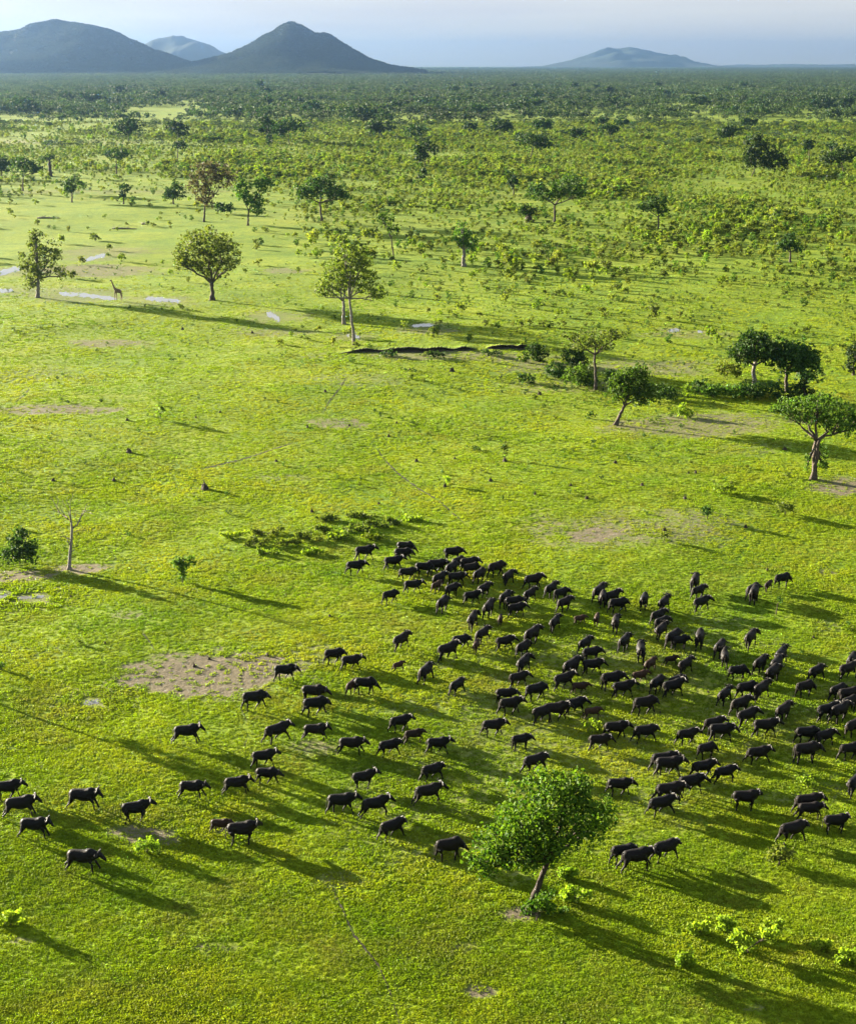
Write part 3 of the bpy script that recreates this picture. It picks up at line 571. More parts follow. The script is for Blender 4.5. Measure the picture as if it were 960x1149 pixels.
STUMPS = [(145, 508, 7), (128, 540, 6), (60, 540, 5), (230, 549, 11), (143, 472, 4), (220, 469, 3), (247, 463, 3), (310, 518, 4), (436, 490, 4), (467, 518, 5), (499, 546, 5), (605, 443, 5), (566, 518, 6), (550, 540, 5), (600, 555, 4), (745, 596, 5), (768, 560, 5),
          (690, 520, 5), (780, 531, 4), (772, 531, 3), (658, 560, 5), (640, 545, 4), (880, 505, 5), (860, 640, 4), (235, 740, 4), (218, 748, 5), (370, 692, 4), (300, 736, 5), (740, 800, 3), (794, 777, 3), (633, 1149, 3), (445, 475, 3), (510, 515, 3), (205, 370, 4), (283, 374, 4), (507, 417, 6),
          (460, 415, 3), (365, 440, 4), (345, 480, 4), (392, 478, 3), (425, 566, 4), (350, 575, 5), (720, 545, 5), (836, 592, 5), (118, 722, 3), (912, 716, 4), (80, 670, 3)]
def stump_mesh(seed):
    rr = random.Random(seed); mb = MB()
    n = 9; rings = []
    for z, r in ((-.1, 1.2), (.12, 1.0), (.4, .72), (.62, .6), (.7, .3)):
        rings.append([(r * .5 * (1 + rr.uniform(-.25, .25)) * math.cos(2 * math.pi * k / n), r * .4 * (1 + rr.uniform(-.25, .25)) * math.sin(2 * math.pi * k / n), z * (1 + rr.uniform(-.15, .25))) for k in range(n)])
    mb.loft(rings)
    for k in range(3): mb.tube([(rr.uniform(-.2, .2), 0, .4), (rr.uniform(-.4, .4), rr.uniform(-.2, .2), .8), (rr.uniform(-.6, .6), rr.uniform(-.3, .3), 1.2)], [.09, .06, .02], 5)
    return mb.mesh('stump', M['clod'], False)
stump_me = [stump_mesh(k) for k in range(4)]
BANDS = [(0, 440, 'level with the eroded bank'), (440, 500, 'level with the small leaning tree trunk'), (500, 562, 'level with the spreading right tree trunk'), (562, 700, 'level with the dead tree'), (700, 2000, 'among or below the herd')]
ORDS = ['leftmost', 'second from left', 'third from left', 'fourth from left', 'fifth from left', 'sixth from left', 'seventh from left', 'eighth from left', 'ninth from left', 'tenth from left', 'eleventh from left', 'twelfth from left', 'thirteenth from left', 'fourteenth from left', 'fifteenth from left', 'sixteenth from left', 'seventeenth from left', 'eighteenth from left', 'nineteenth from left', 'twentieth from left']
for k, (px, py, w) in enumerate(STUMPS):
    lo, hi, band = [b for b in BANDS if b[0] <= py < b[1]][0]
    rank = sorted(t[0] for t in STUMPS if lo <= t[1] < hi).index(px)
    x, y, z = ground(px, py); o = link('stump', stump_me[k % 4], None, (x, y, z)); s = w / scale_at(py)
    o.scale = (s, s, s * .8); o.rotation_euler.z = k * 1.7
    tag(o, f'small dark stump, {ORDS[rank]} {band}', 'stump', 'small dark stumps scattered over the grass')

# ------------------------------------------------------------------ animals
def remesh(v_f, voxel, ratio, mat, name):
    me = mesh(name + '_raw', v_f.v, v_f.f); o = bpy.data.objects.new('tmp', me); COL.objects.link(o)
    m = o.modifiers.new('r', 'REMESH'); m.mode = 'VOXEL'; m.voxel_size = voxel
    m = o.modifiers.new('s', 'SMOOTH'); m.factor = .5; m.iterations = 3
    m = o.modifiers.new('d', 'DECIMATE'); m.ratio = ratio
    dg = bpy.context.evaluated_depsgraph_get(); out = bpy.data.meshes.new_from_object(o.evaluated_get(dg)); out.name = name
    bpy.data.objects.remove(o); bpy.data.meshes.remove(me)
    out.materials.clear(); out.materials.append(mat); out.shade_smooth()
    return out
def hide_mat(name, a, b, dust):
    m, N, L, out = new_mat(name)
    tc = N.new('ShaderNodeTexCoord'); oi = N.new('ShaderNodeObjectInfo'); n = noise(N, L, tc.outputs['Object'], 2.2, 5, .6)
    r = ramp(N, [a, b], [.1, .95]); L.new(oi.outputs['Random'], r.inputs[0])
    k = ramp(N, [(0, 0, 0), (1, 1, 1)], [.5, .8]); L.new(n.outputs['Fac'], k.inputs[0])
    kk = N.new('ShaderNodeMath'); kk.operation = 'MULTIPLY'; kk.inputs[1].default_value = .35; L.new(k.outputs[0], kk.inputs[0])
    c = mixc(N, L, kk.outputs[0], r.outputs[0], dust)
    p = N.new('ShaderNodeBsdfPrincipled'); p.inputs['Roughness'].default_value = .6; p.inputs['Specular IOR Level'].default_value = .13
    nb = noise(N, L, tc.outputs['Object'], 7, 4, .6); bp = N.new('ShaderNodeBump'); bp.inputs['Strength'].default_value = .5; bp.inputs['Distance'].default_value = .06; L.new(nb.outputs['Fac'], bp.inputs['Height']); L.new(bp.outputs[0], p.inputs['Normal'])
    L.new(c, p.inputs['Base Color']); L.new(p.outputs[0], out.inputs['Surface'])
    return m
M['hide'] = hide_mat('buffalo_hide', (.0024, .0021, .0026), (.0062, .0040, .0034), (.018, .013, .011))
M['calf_hide'] = hide_mat('calf_hide', (.012, .006, .0035), (.032, .015, .008), (.035, .022, .016))
M['horn'] = rough_mat('horn', (.006, .005, .005), (.026, .022, .019), 9, .55, 0, .2)
M['tail'] = rough_mat('tail_hair', (.012, .010, .009), (.03, .022, .018), 9, .8)
def ring(x, z, hh, hw, n=14, y=0, tilt=0):
    return [(x + tilt * hh * math.sin(2 * math.pi * k / n), y + hw * math.cos(2 * math.pi * k / n), z + hh * math.sin(2 * math.pi * k / n)) for k in range(n)]
def leg(mb, x0, z0, y, a1, a2, r, lens):
    """thigh and shank swung by angles (degrees, + forwards), ending in a hoof; returns hoof height"""
    up = Vector((x0, y * .85, z0)); a1, a2 = math.radians(a1), math.radians(a2)
    kn = up + Vector((math.sin(a1), 0, -math.cos(a1))) * lens[0] + Vector((0, y * .12, 0))
    an = kn + Vector((math.sin(a2), 0, -math.cos(a2))) * lens[1]
    a3 = a2 * .4; ho = an + Vector((math.sin(a3) + .25, 0, -math.cos(a3))) * .11
    m1 = up.lerp(kn, .5)
    mb.tube([up, m1, kn, kn.lerp(an, .45), an, ho, ho + Vector((.02, 0, -.03))], [r[0], r[1], r[2], r[3], r[4], r[4] * 1.35, r[4] * 1.2], 9)
    return ho.z - .03
def buffalo_variant(k, pose, head, calf=False, yaw=0.0):
    """pose: four (thigh, shank) angles FL FR HL HR; head: (drop, reach)"""
    mb = MB(); dz, dx = head
    mb.loft([ring(-1.10, 1.11, .12, .12), ring(-1.03, 1.07, .26, .22), ring(-.86, 1.07, .345, .30), ring(-.55, 1.08, .345, .34), ring(-.15, 1.03, .395, .39), ring(.2, 1.03, .42, .38),
             ring(.46, 1.09, .455, .34), ring(.68, 1.14, .415, .28), ring(.90, 1.14 + dz * .2, .33, .23), ring(1.05 + dx * .3, 1.18 + dz * .5, .265, .185), ring(1.18 + dx * .6, 1.20 + dz * .8, .22, .16)])
    hx, hz_ = 1.25 + dx, 1.21 + dz; dn = -.30 + dz * .5
    mb.loft([ring(hx - .16, hz_ + .02, .21, .15), ring(hx, hz_ + .03, .205, .17), ring(hx + .15, hz_ - .02 + dn * .2, .18, .15), ring(hx + .31, hz_ - .06 + dn * .45, .14, .115), ring(hx + .43, hz_ - .08 + dn * .7, .125, .115), ring(hx + .50, hz_ - .09 + dn * .8, .085, .09)])
    def turn(p):       # the head and neck bend sideways
        t = max(0.0, (p.x - .75) / .8); p.y += yaw * t * t * .6; p.x -= abs(yaw) * t * t * .12
    for s in (-1, 1):   # ears hang out below the horns
        mb.tube([(hx - .08, s * .10, hz_ + .06), (hx - .12, s * .25, hz_ + .02), (hx - .14, s * .36, hz_ - .04)], [.05, .065, .03], 7)
    for p in mb.v: turn(p)
    zs = []
    fl = ((.18, .14, .10, .078, .068), (.45, .41)); hl = ((.25, .19, .112, .082, .068), (.46, .43))
    for (a1, a2), y in zip(pose[:2], (.19, -.19)): zs.append(leg(mb, .56, .95, y, a1, a2, fl[0], fl[1]))
    for (a1, a2), y in zip(pose[2:], (.19, -.19)): zs.append(leg(mb, -.80, .97, y, a1, a2, hl[0], hl[1]))
    z0 = min(zs)
    for v in mb.v: v.z -= z0
    body = remesh(mb, .042, .34, M['calf_hide' if calf else 'hide'], 'buffalo_calf' if calf else 'buffalo')
    horns = []
    if not calf:
        for s in (-1, 1):
            h = MB(); h.tube([(hx - .02, s * .015, hz_ + .19), (hx - .02, s * .14, hz_ + .20), (hx - .06, s * .30, hz_ + .10), (hx - .10, s * .43, hz_ + .05), (hx - .13, s * .52, hz_ + .09), (hx - .14, s * .52, hz_ + .17), (hx - .14, s * .46, hz_ + .24)], [.05, .064, .06, .050, .038, .026, .010], 7)
            for v in h.v: v.z -= z0; turn(v)
            horns.append(h.mesh('horn', M['horn']))
    t = MB(); t.tube([(-1.06, 0, 1.30), (-1.16, .02, 1.15), (-1.20, .03, .85), (-1.19, .03, .66), (-1.20, .03, .54), (-1.19, .03, .42)], [.045, .032, .022, .025, .05, .015], 6)
    for v in t.v: v.z -= z0
    return body, horns, t.mesh('tail', M['tail'])
POSES = [  # FL, FR, HL, HR (thigh, shank)
    [(30, 16), (-22, -36), (-30, -40), (26, -8)], [(-24, -36), (32, 18), (26, -6), (-28, -40)], [(6, 2), (-4, -6), (-8, -16), (8, -10)],
    [(48, 36), (26, 0), (-42, -52), (-20, -44)], [(-28, -62), (44, 30), (-38, -50), (26, -16)], [(30, -35), (-10, -20), (34, 0), (14, -26)]]
HEADS = [(.02, 0), (.10, .03), (-.14, .02), (.0, .05), (.06, .05), (.12, .0)]
ADULT = [buffalo_variant(k, p, h) for k, (p, h) in enumerate(zip(POSES, HEADS))]
ALT = [buffalo_variant(20 + k, [(a + da, b + da) for (a, b), da in zip(POSES[k], ((5, -6, 7, -4), (-7, -6, 5, 8), (9, -8, -10, 10), (-9, 6, 8, -7), (6, -8, 5, -9), (-8, 8, -9, 7))[k])], ((-.22, -.02), (.02, -.03), (-.38, -.08), (.14, .0), (-.1, .05), (.04, -.02))[k], yaw=(.5, -.45, .2, -.35, .45, .6)[k]) for k in range(6)]
CALF = [buffalo_variant(10 + k, POSES[j], (.06, -.06), True) for k, j in enumerate((0, 3, 1))]

# name of the bunch, then (x, hoof row, heading, pose 0-5 / calf 'c', size)
HERD = [
 ('in the top-left band below the thicket', [(409, 630, 5, 1), (399, 646, 5, 0), (455, 624, -5, 2), (452, 631, 0, 0), (441, 641, 22, 1), (457, 653, 5, 0), (463, 667, 10, 1), (438, 678, 22, 0), (476, 648, 10, 2)]),
 ('in the tight knot topping the herd', [(508, 631, 3, 2), (514, 640, 40, 0), (526, 642, 10, 1), (507, 648, 40, 0), (529, 648, 15, 2), (490, 645, 10, 1), (493, 659, 40, 0), (490, 665, 35, 'c', .75), (512, 658, 10, 1), (538, 655, 45, 0)]),
 ('just below the tight top knot', [(507, 671, 30, 2), (497, 688, 45, 0), (529, 679, 20, 1), (543, 671, 45, 0), (530, 706, 72, 1), (548, 693, 50, 0), (561, 702, 70, 'c', .62)]),
 ('right of the tight top knot', [(557, 648, 28, 0), (570, 657, 40, 1), (567, 682, 50, 2), (576, 686, 15, 2), (579, 693, 15, 1), (598, 662, 20, 0), (594, 677, 45, 1), (618, 671, 40, 4), (629, 676, 28, 2), (633, 687, 40, 0), (622, 709, 45, 1)]),
 ('in the upper middle loose row', [(597, 724, 45, 0), (566, 731, 25, 1), (587, 738, 35, 0), (587, 756, 50, 1), (541, 722, 45, 4), (534, 733, 60, 'c', .75), (517, 729, 20, 0, .85), (502, 742, 25, 1)]),
 ('in the middle left gap of the herd', [(450, 730, 48, 1), (447, 754, 30, 'c', .6), (478, 766, 50, 4), (513, 780, 42, 4), (375, 746, 8, 0), (394, 753, 10, 1), (410, 780, 5, 2), (395, 779, 50, 'c', .8)]),
 ('in the tight file above herd centre', [(672, 675, 40, 0), (676, 681, 60, 2), (686, 680, 30, 1), (693, 689, 18, 0), (669, 702, 75, 'c', .7), (650, 702, 20, 'c', .65), (690, 709, 65, 1), (700, 731, 50, 0), (718, 742, 65, 1)]),
 ('in the diagonal file right of centre', [(722, 684, 62, 2), (744, 688, 48, 1), (738, 701, 35, 0), (742, 709, 30, 2), (741, 718, 50, 1), (755, 727, 38, 0), (762, 730, 20, 2, .85), (784, 728, 60, 2), (807, 738, 45, 0), (812, 748, 60, 1)]),
 ('at the herd\'s top right', [(779, 663, 52, 4), (783, 673, 30, 0), (786, 687, 30, 1), (844, 673, 40, 0), (845, 677, 50, 2), (861, 664, 40, 'c', .7), (877, 660, 20, 2), (841, 727, 52, 1)]),
 ('in the cluster at herd centre', [(656, 733, 40, 0), (663, 744, 10, 2), (664, 758, 15, 1), (641, 760, 42, 0), (632, 775, 20, 1), (650, 780, 10, 'c', .75), (601, 787, 25, 0), (581, 772, 20, 1, .88), (567, 791, 8, 2), (572, 803, 10, 0)]),
 ('in the row across herd centre', [(608, 812, 28, 1), (623, 810, 14, 0), (644, 803, 20, 1), (664, 808, 15, 'c', .72), (690, 830, 10, 0), (672, 843, 5, 1), (723, 834, 10, 4), (553, 827, 12, 0), (584, 842, 10, 2, .8), (600, 868, 15, 4)]),
 ('in the dusty cluster right of centre', [(729, 755, 42, 'c', .85), (752, 748, 20, 'c', .65), (768, 757, 42, 1), (737, 778, 40, 0), (754, 783, 25, 1), (758, 776, 25, 2), (717, 768, 15, 'c', .8), (686, 775, 20, 2), (698, 784, 15, 1), (723, 803, 22, 0)]),
 ('in the right-hand mass near the edge', [(852, 756, 40, 0), (875, 747, 42, 1), (866, 767, 40, 2), (870, 758, 48, 0), (915, 765, 28, 4), (902, 783, 18, 2, .9), (955, 752, 50, 0), (950, 763, 30, 1), (939, 787, 25, 0), (951, 792, 20, 1), (952, 800, 30, 2), (941, 811, 30, 0), (927, 810, 22, 1), (957, 828, 35, 2)]),
 ('in the packed bunch beside right-hand mass', [(827, 765, 8, 2, .9), (812, 791, 50, 4), (837, 785, 20, 0), (853, 786, 40, 1), (830, 803, 30, 0), (837, 816, 32, 1), (878, 809, 35, 0), (857, 828, 10, 1), (800, 824, 10, 0), (808, 833, 8, 1), (770, 837, 10, 0, .88)]),
 ('in the lower right running bunch', [(904, 836, 10, 0), (924, 838, 22, 1), (903, 857, 5, 2), (952, 853, 15, 0), (958, 892, 40, 1), (849, 858, 14, 4), (792, 852, 15, 2, .82), (835, 910, 8, 5)]),
 ('in the running bunch right of leaning tree', [(744, 867, 12, 0), (749, 872, 8, 1), (788, 874, 10, 0), (812, 879, 20, 3, .85), (774, 892, 10, 1), (750, 902, 15, 3), (741, 916, 20, 4), (694, 894, 5, 0, .9)]),
 ('at the lower right rear', [(905, 914, 10, 0), (907, 921, 8, 3), (936, 936, 14, 5), (888, 946, 22, 4)]),
 ('in the trio right of the leaning tree', [(699, 970, 10, 0), (713, 978, 18, 3), (746, 966, 15, 4)]),
 ('in the left loose line on worn earth', [(286, 797, 14, 0), (320, 765, 0, 1), (352, 790, 5, 2), (354, 804, 10, 0), (311, 834, 28, 4), (354, 832, 10, 3), (394, 848, 6, 3), (296, 862, 20, 1)]),
 ('in the left running line', [(210, 835, 10, 3), (216, 897, 5, 3), (266, 892, 12, 3), (300, 881, 0, 0, .85), (272, 948, 12, 5), (248, 936, 5, 'c', .75)]),
 ('in the middle bunch left of the leaning tree', [(449, 822, 20, 0, .88), (437, 849, 15, 4), (464, 835, 8, 'c', .8), (491, 847, 4, 1, .88), (408, 886, 12, 5), (485, 877, 22, 4), (480, 903, 15, 3), (383, 914, 10, 1), (421, 917, 12, 3), (440, 942, 26, 4), (504, 966, 10, 2)]),
 ('in the trailing bunch at the lower left', [(10, 898, 8, 0), (24, 918, 10, 3), (95, 909, 4, 3), (40, 941, 2, 3), (94, 979, 0, 3), (153, 923, 18, 5)])]
ORD = ['', 'leftmost', 'second', 'third', 'fourth', 'fifth', 'sixth', 'seventh', 'eighth', 'ninth', 'tenth', 'eleventh', 'twelfth', 'thirteenth', 'fourteenth', 'fifteenth']
rr = random.Random(5)
n_buf = 0
for where, members in HERD:
    for rank, mem in enumerate(sorted(members, key=lambda t: t[0]), 1):
        px, py, hd, pose = mem[:4]; size = mem[4] if len(mem) > 4 else rr.uniform(.86, 1.05)
        calf = pose == 'c'
        if calf: var = CALF[rr.randrange(3)]
        else: var = (ALT if rr.random() < .48 else ADULT)[pose]
        x, y, z = ground(px, py - 1.2)
        lift = rr.uniform(-9, 9)
        body = link('buffalo_calf' if calf else 'buffalo', var[0], None, (x, y, z - .02))
        if hd >= 25: hd = min(80, hd * 1.2)
        body.rotation_euler = (0, 0, math.radians(hd + lift)); body.scale = (size * (.86 if calf else .92), size * (1.0 if calf else 1.12), size * (1.06 if calf else 1.14))
        for h in var[1]: link('horn', h, body)
        link('tail', var[2], body)
        kind = 'small brown calf' if calf else ('running black buffalo' if pose in (3, 4, 5) else 'black buffalo')
        who = f'{kind}, leftmost animal' if rank == 1 else (f'{kind}, rightmost animal' if rank == len(members) else f'{kind}, {ORD[rank]} animal from left')
        tag(body, f'{who} {where}', 'calf' if calf else 'buffalo', 'buffalo of the running herd'); n_buf += 1

# giraffe
def giraffe():
    m, N, L, out = new_mat('giraffe_coat')
    tc = N.new('ShaderNodeTexCoord'); v = N.new('ShaderNodeTexVoronoi'); v.feature = 'DISTANCE_TO_EDGE'; v.inputs['Scale'].default_value = 4.5; L.new(tc.outputs['Object'], v.inputs['Vector'])
    r = ramp(N, [(.30, .22, .13), (.06, .03, .015)], [.03, .08]); L.new(v.outputs['Distance'], r.inputs[0])
    p = N.new('ShaderNodeBsdfPrincipled'); p.inputs['Roughness'].default_value = .8; L.new(r.outputs[0], p.inputs['Base Color']); L.new(p.outputs[0], out.inputs['Surface'])
    mb = MB()
    mb.loft([ring(-.95, 2.35, .12, .10), ring(-.85, 2.3, .34, .26), ring(-.4, 2.38, .46, .36), ring(.1, 2.52, .52, .38), ring(.5, 2.68, .5, .33), ring(.75, 2.85, .38, .25), ring(.85, 3.0, .25, .18)])
    mb.tube([(.6, 0, 2.75), (.85, 0, 3.25), (1.12, 0, 3.95), (1.35, 0, 4.55), (1.45, 0, 4.9)], [.34, .25, .18, .15, .14], 10)
    mb.tube([(1.32, 0, 4.92), (1.5, 0, 4.95), (1.72, 0, 4.85), (1.92, 0, 4.74)], [.13, .16, .12, .08], 9)
    for s in (-1, 1):
        mb.tube([(1.38, s * .07, 5.0), (1.35, s * .08, 5.2)], [.035, .04], 6); mb.tube([(1.36, s * .1, 4.98), (1.32, s * .28, 5.02)], [.05, .03], 6)
        a = .12 * s
        mb.tube([(.55, s * .17, 2.5), (.56 + a, s * .18, 1.9), (.58 + a * 1.4, s * .17, 1.05), (.58 + a * 1.8, s * .17, .12), (.62 + a * 1.8, s * .17, .0)], [.22, .15, .095, .07, .09], 9)
        mb.tube([(-.7, s * .16, 2.35), (-.72 - a, s * .17, 1.75), (-.85 - a * 1.3, s * .17, 1.05), (-.78 - a * 1.6, s * .17, .12), (-.74 - a * 1.6, s * .17, 0)], [.27, .18, .095, .07, .09], 9)
    me = remesh(mb, .06, .4, m, 'giraffe')
    x, y, z = ground(133, 338); o = link('giraffe', me, None, (x, y, z)); o.rotation_euler.z = math.radians(172)
    t = MB(); t.tube([(-.93, 0, 2.45), (-1.05, 0, 2.1), (-1.06, 0, 1.6), (-1.05, 0, 1.2)], [.05, .035, .03, .06], 6); link('tail', t.mesh('tail', M['tail']), o)
    tag(o, 'dark giraffe standing by a thin pool, neck stretched to the left', 'giraffe')
giraffe()

# ------------------------------------------------------------------ scrub: the 300 largest one by one, the rest as one mass
def shrub_mesh(seed, leaf, n_cl=16, per=10, size=.17):
    rng = np.random.default_rng(seed); d = rng.normal(size=(n_cl, 3)); d /= np.linalg.norm(d, axis=1)[:, None]
    c = d * (rng.random((n_cl, 1)) ** .5) * np.array((.42, .42, .42)) + np.array((0, 0, .50)); c[:, 2] = np.clip(c[:, 2], .08, None)
    v, f = leaf_cloud(rng, c, per, .17, size)
    # stems as thin three-sided spikes
    V, Fc, nv = [v], [f], len(v)
    for k in range(4):
        t = c[rng.integers(n_cl)]; b = np.array([[.03, 0, -.03], [-.02, .025, -.03], [-.02, -.025, -.03], t]); V.append(b); Fc.append(np.array([[0, 1, 3], [1, 2, 3], [2, 0, 3]]) + nv); nv += 4
    return tri_mesh('shrub', np.concatenate(V), np.concatenate(Fc), M[leaf])
SHRUB = [shrub_mesh(k, l) for k, l in enumerate(['leaf_scrub', 'leaf_scrub', 'leaf_scrub', 'leaf_yellow', 'leaf_mid', 'leaf_olive'])]
def scatter(n, d0, d1, seed, power=1.0, xr=.36):
    """points spread evenly over the wedge in front of the camera"""
    rng = np.random.default_rng(seed)
    y = np.sqrt(d0 ** 2 + rng.random(n) * (d1 ** 2 - d0 ** 2)) if power == 1.0 else d0 + (d1 - d0) * rng.random(n) ** power
    x = rng.uniform(-xr, xr, n) * (y + 25)
    return x, y, rng
def scrub_density(x, y):
    px, py = project(x, y, np.zeros_like(x))
    right = np.clip((px - 280) / 300, 0, 1)
    d = np.clip((300 - py) / 90, 0, 1) * (.35 + .65 * right) + np.clip((215 - py) / 60, 0, 1) * .6 + .30 * right * np.clip((380 - py) / 80, 0, 1)
    strip_ = np.exp(-((py - (158 - px * .17)) / 7.0) ** 2) * (px < 230)           # grassy opening at the upper left
    left_open = (px < 330) * np.clip((py - 212) / 25, 0, 1)
    d = d * (1 - .93 * strip_) * (1 - .86 * left_open)
    d *= .08 + 2.4 * (.6 * vnoise(x / 48, y / 70, 5) + .4 * vnoise(x / 13, y / 17, 6)) ** 1.8
    d += (.05 * (py < 620) + .10 * (py < 450)) * (py > 240) * (.15 + 1.6 * right) * (.2 + 1.3 * (vnoise(x / 16, y / 24, 9) > .5))
    return np.clip(d, 0, 1)
x, y, rng = scatter(80000, 165, 1500, 21)
keep = rng.random(len(x)) < scrub_density(x, y) * np.clip(.55 + 300 / y, 0, 1)
x, y = x[keep], y[keep]
size = rng.uniform(.9, 2.6, len(x)) * (.75 + .8 * rng.random(len(x)) ** 3) * np.clip((y - 120) / 320, .22, .98) * (.55 + .95 * vnoise(x / 40, y / 60, 44))
app = size / y
px, py = project(x, y, np.zeros_like(x)); vis = (px > 8) & (px < 952) & (py > 130)
order = np.argsort(np.where(vis, -app, 0)); big = order[:300]; rest = order[300:]
SC_LB = {(0, 0): 'small pale shrub dotted on the open left plain', (1, 0): 'small yellow-green shrub dotted on the middle plain', (2, 0): 'small yellow-green shrub dotted on the right-hand plain',
         (0, 1): 'green shrub in the far scrub at left', (1, 1): 'green shrub in the far scrub at centre', (2, 1): 'green shrub in the far scrub at right'}
for i in big:
    k = int(rng.integers(6)); o = link('shrub', SHRUB[k], None, (x[i], y[i], hz(x[i], y[i]))); s = size[i]
    o.scale = (s * 1.1, s * 1.1, s * rng.uniform(.8, 1.25)); o.rotation_euler.z = rng.uniform(0, 6.28)
    lb = SC_LB[(0 if px[i] < 320 else 1 if px[i] < 640 else 2, 0 if py[i] > 240 else 1)]
    tag(o, lb, 'shrub', lb.replace('shrub', 'shrubs'))

def instancer(name, pts, scl, rot, pick, sources, label, scale_z=None):
    """one object whose geometry nodes set copies of the source meshes on its points"""
    me = bpy.data.meshes.new(name); me.vertices.add(len(pts)); me.vertices.foreach_set('co', np.asarray(pts, np.float32).ravel())
    for nm, ty, val in (('scl', 'FLOAT_VECTOR', np.stack([scl, scl, scl if scale_z is None else scale_z], 1)), ('rot', 'FLOAT_VECTOR', np.stack([rot * 0, rot * 0, rot], 1))):
        a = me.attributes.new(nm, ty, 'POINT'); a.data.foreach_set('vector', val.astype(np.float32).ravel())
    a = me.attributes.new('pick', 'INT', 'POINT'); a.data.foreach_set('value', np.asarray(pick, np.int32)); me.update()
    o = link(name, me); tag(o, label, kind='stuff')
    ng = bpy.data.node_groups.new(name, 'GeometryNodeTree')
    ng.interface.new_socket('Geometry', in_out='INPUT', socket_type='NodeSocketGeometry'); ng.interface.new_socket('Geometry', in_out='OUTPUT', socket_type='NodeSocketGeometry')
    N, L = ng.nodes, ng.links; gi, go = N.new('NodeGroupInput'), N.new('NodeGroupOutput')
    g2i = N.new('GeometryNodeGeometryToInstance')
    for sm in reversed(sources):
        src = bpy.data.objects.new(name + '_piece', sm)       # data only, never linked to the scene
        oi = N.new('GeometryNodeObjectInfo'); oi.inputs['Object'].default_value = src; oi.inputs['As Instance'].default_value = True
        L.new(oi.outputs['Geometry'], g2i.inputs[0])
    iop = N.new('GeometryNodeInstanceOnPoints'); iop.inputs['Pick Instance'].default_value = True
    def named(nm, ty):
        n = N.new('GeometryNodeInputNamedAttribute'); n.data_type = ty; n.inputs['Name'].default_value = nm
        return n.outputs['Attribute']
    L.new(gi.outputs[0], iop.inputs['Points']); L.new(g2i.outputs[0], iop.inputs['Instance'])
    L.new(named('pick', 'INT'), iop.inputs['Instance Index']); L.new(named('rot', 'FLOAT_VECTOR'), iop.inputs['Rotation']); L.new(named('scl', 'FLOAT_VECTOR'), iop.inputs['Scale'])
    L.new(iop.outputs[0], go.inputs[0])
    md = o.modifiers.new('scatter', 'NODES'); md.node_group = ng
    return o
rz = hf(x[rest], y[rest])
instancer('scrub', np.stack([x[rest], y[rest], rz], 1), size[rest] * 1.1, rng.uniform(0, 6.28, len(rest)), rng.integers(0, 6, len(rest)), SHRUB, 'mass of small pale shrubs covering the far plain', size[rest] * rng.uniform(.8, 1.25, len(rest)))

# small dark herbs dotted over the middle of the plain
x, y, rng = scatter(16000, 120, 430, 57)
px, py = project(x, y, np.zeros_like(x))
dn = (.05 + .55 * np.clip((px - 420) / 300, 0, 1) * np.clip((560 - py) / 120, 0, 1) + .12 * (py < 560)) * (vnoise(x / 9, y / 14, 61) ** 2 * 1.8)
k = rng.random(len(x)) < dn; x, y = x[k], y[k]; s_ = rng.uniform(.22, .75, len(x))
HERB = [shrub_mesh(300 + k, l, 9, 8, .2) for k, l in enumerate(['leaf_mid', 'leaf_dark', 'leaf_olive', 'leaf_mid'])]
instancer('low_herbs', np.stack([x, y, hf(x, y)], 1), s_ * 1.3, rng.uniform(0, 6.28, len(x)), rng.integers(0, 4, len(x)), HERB, 'tiny dark herbs and tussocks dotted over the plain', s_)

# the far woodland: patches of crowns that read as one mass
def wood_patch(seed, n=26, half=42):
    rng = np.random.default_rng(seed); V, Fc, nv = [], [], 0
    for _ in range(n):
        cx, cy = rng.uniform(-half, half, 2); h = rng.uniform(5, 11.5); r = rng.uniform(2.6, 6.8)
        c = rng.normal(size=(11, 3)); c /= np.linalg.norm(c, axis=1)[:, None]; c = c * np.array((r, r, h * .30)) * .8 + np.array((cx, cy, h * .66))
        v, f = leaf_cloud(rng, c, 7, r * .42, r * .36); V.append(v); Fc.append(f + nv); nv += len(v)
        b = np.array([[cx + .3, cy, -.4], [cx - .2, cy + .3, -.4], [cx - .2, cy - .3, -.4], [cx, cy, h * .7]]); V.append(b); Fc.append(np.array([[0, 1, 3], [1, 2, 3], [2, 0, 3]]) + nv); nv += 4
    return tri_mesh('wood_patch', np.concatenate(V), np.concatenate(Fc), M['leaf_wood'])
PATCH = [wood_patch(50 + k) for k in range(5)]
pts = []
rng = np.random.default_rng(77)
yy = 1150.0
while yy < 20000:
    step = 74 * (1 if yy < 5000 else yy / 5000); half = .40 * yy + 100
    for xx in np.arange(-half, half, step):
        X, Y = xx + rng.uniform(-30, 30), yy + rng.uniform(-30, 30)
        px_, py_ = project(np.array([X]), np.array([Y]), np.zeros(1)); px_, py_ = px_[0], py_[0]
        dens = np.clip((140 - py_) / 34, 0, 1) ** .8 * (.35 + 1.2 * vnoise(np.array([X / 160]), np.array([Y / 160]), 12)[0]) + (py_ < 104)
        if abs(py_ - (158 - px_ * .17)) < 8 and px_ < 240: dens *= .06
        if rng.random() < dens: pts.append((X, Y, 0, step / 74))
    yy += step
pts = np.array(pts)
instancer('woodland', pts[:, :3], np.minimum(pts[:, 3], 3.2), rng.uniform(0, 6.28, len(pts)), rng.integers(0, 5, len(pts)), PATCH, 'far bluish woodland stretching to the horizon', np.minimum(pts[:, 3], 1.25) * rng.uniform(.85, 1.2, len(pts)))
HILLS = [o for o in COL.objects if o.name.startswith('hill')][:2]
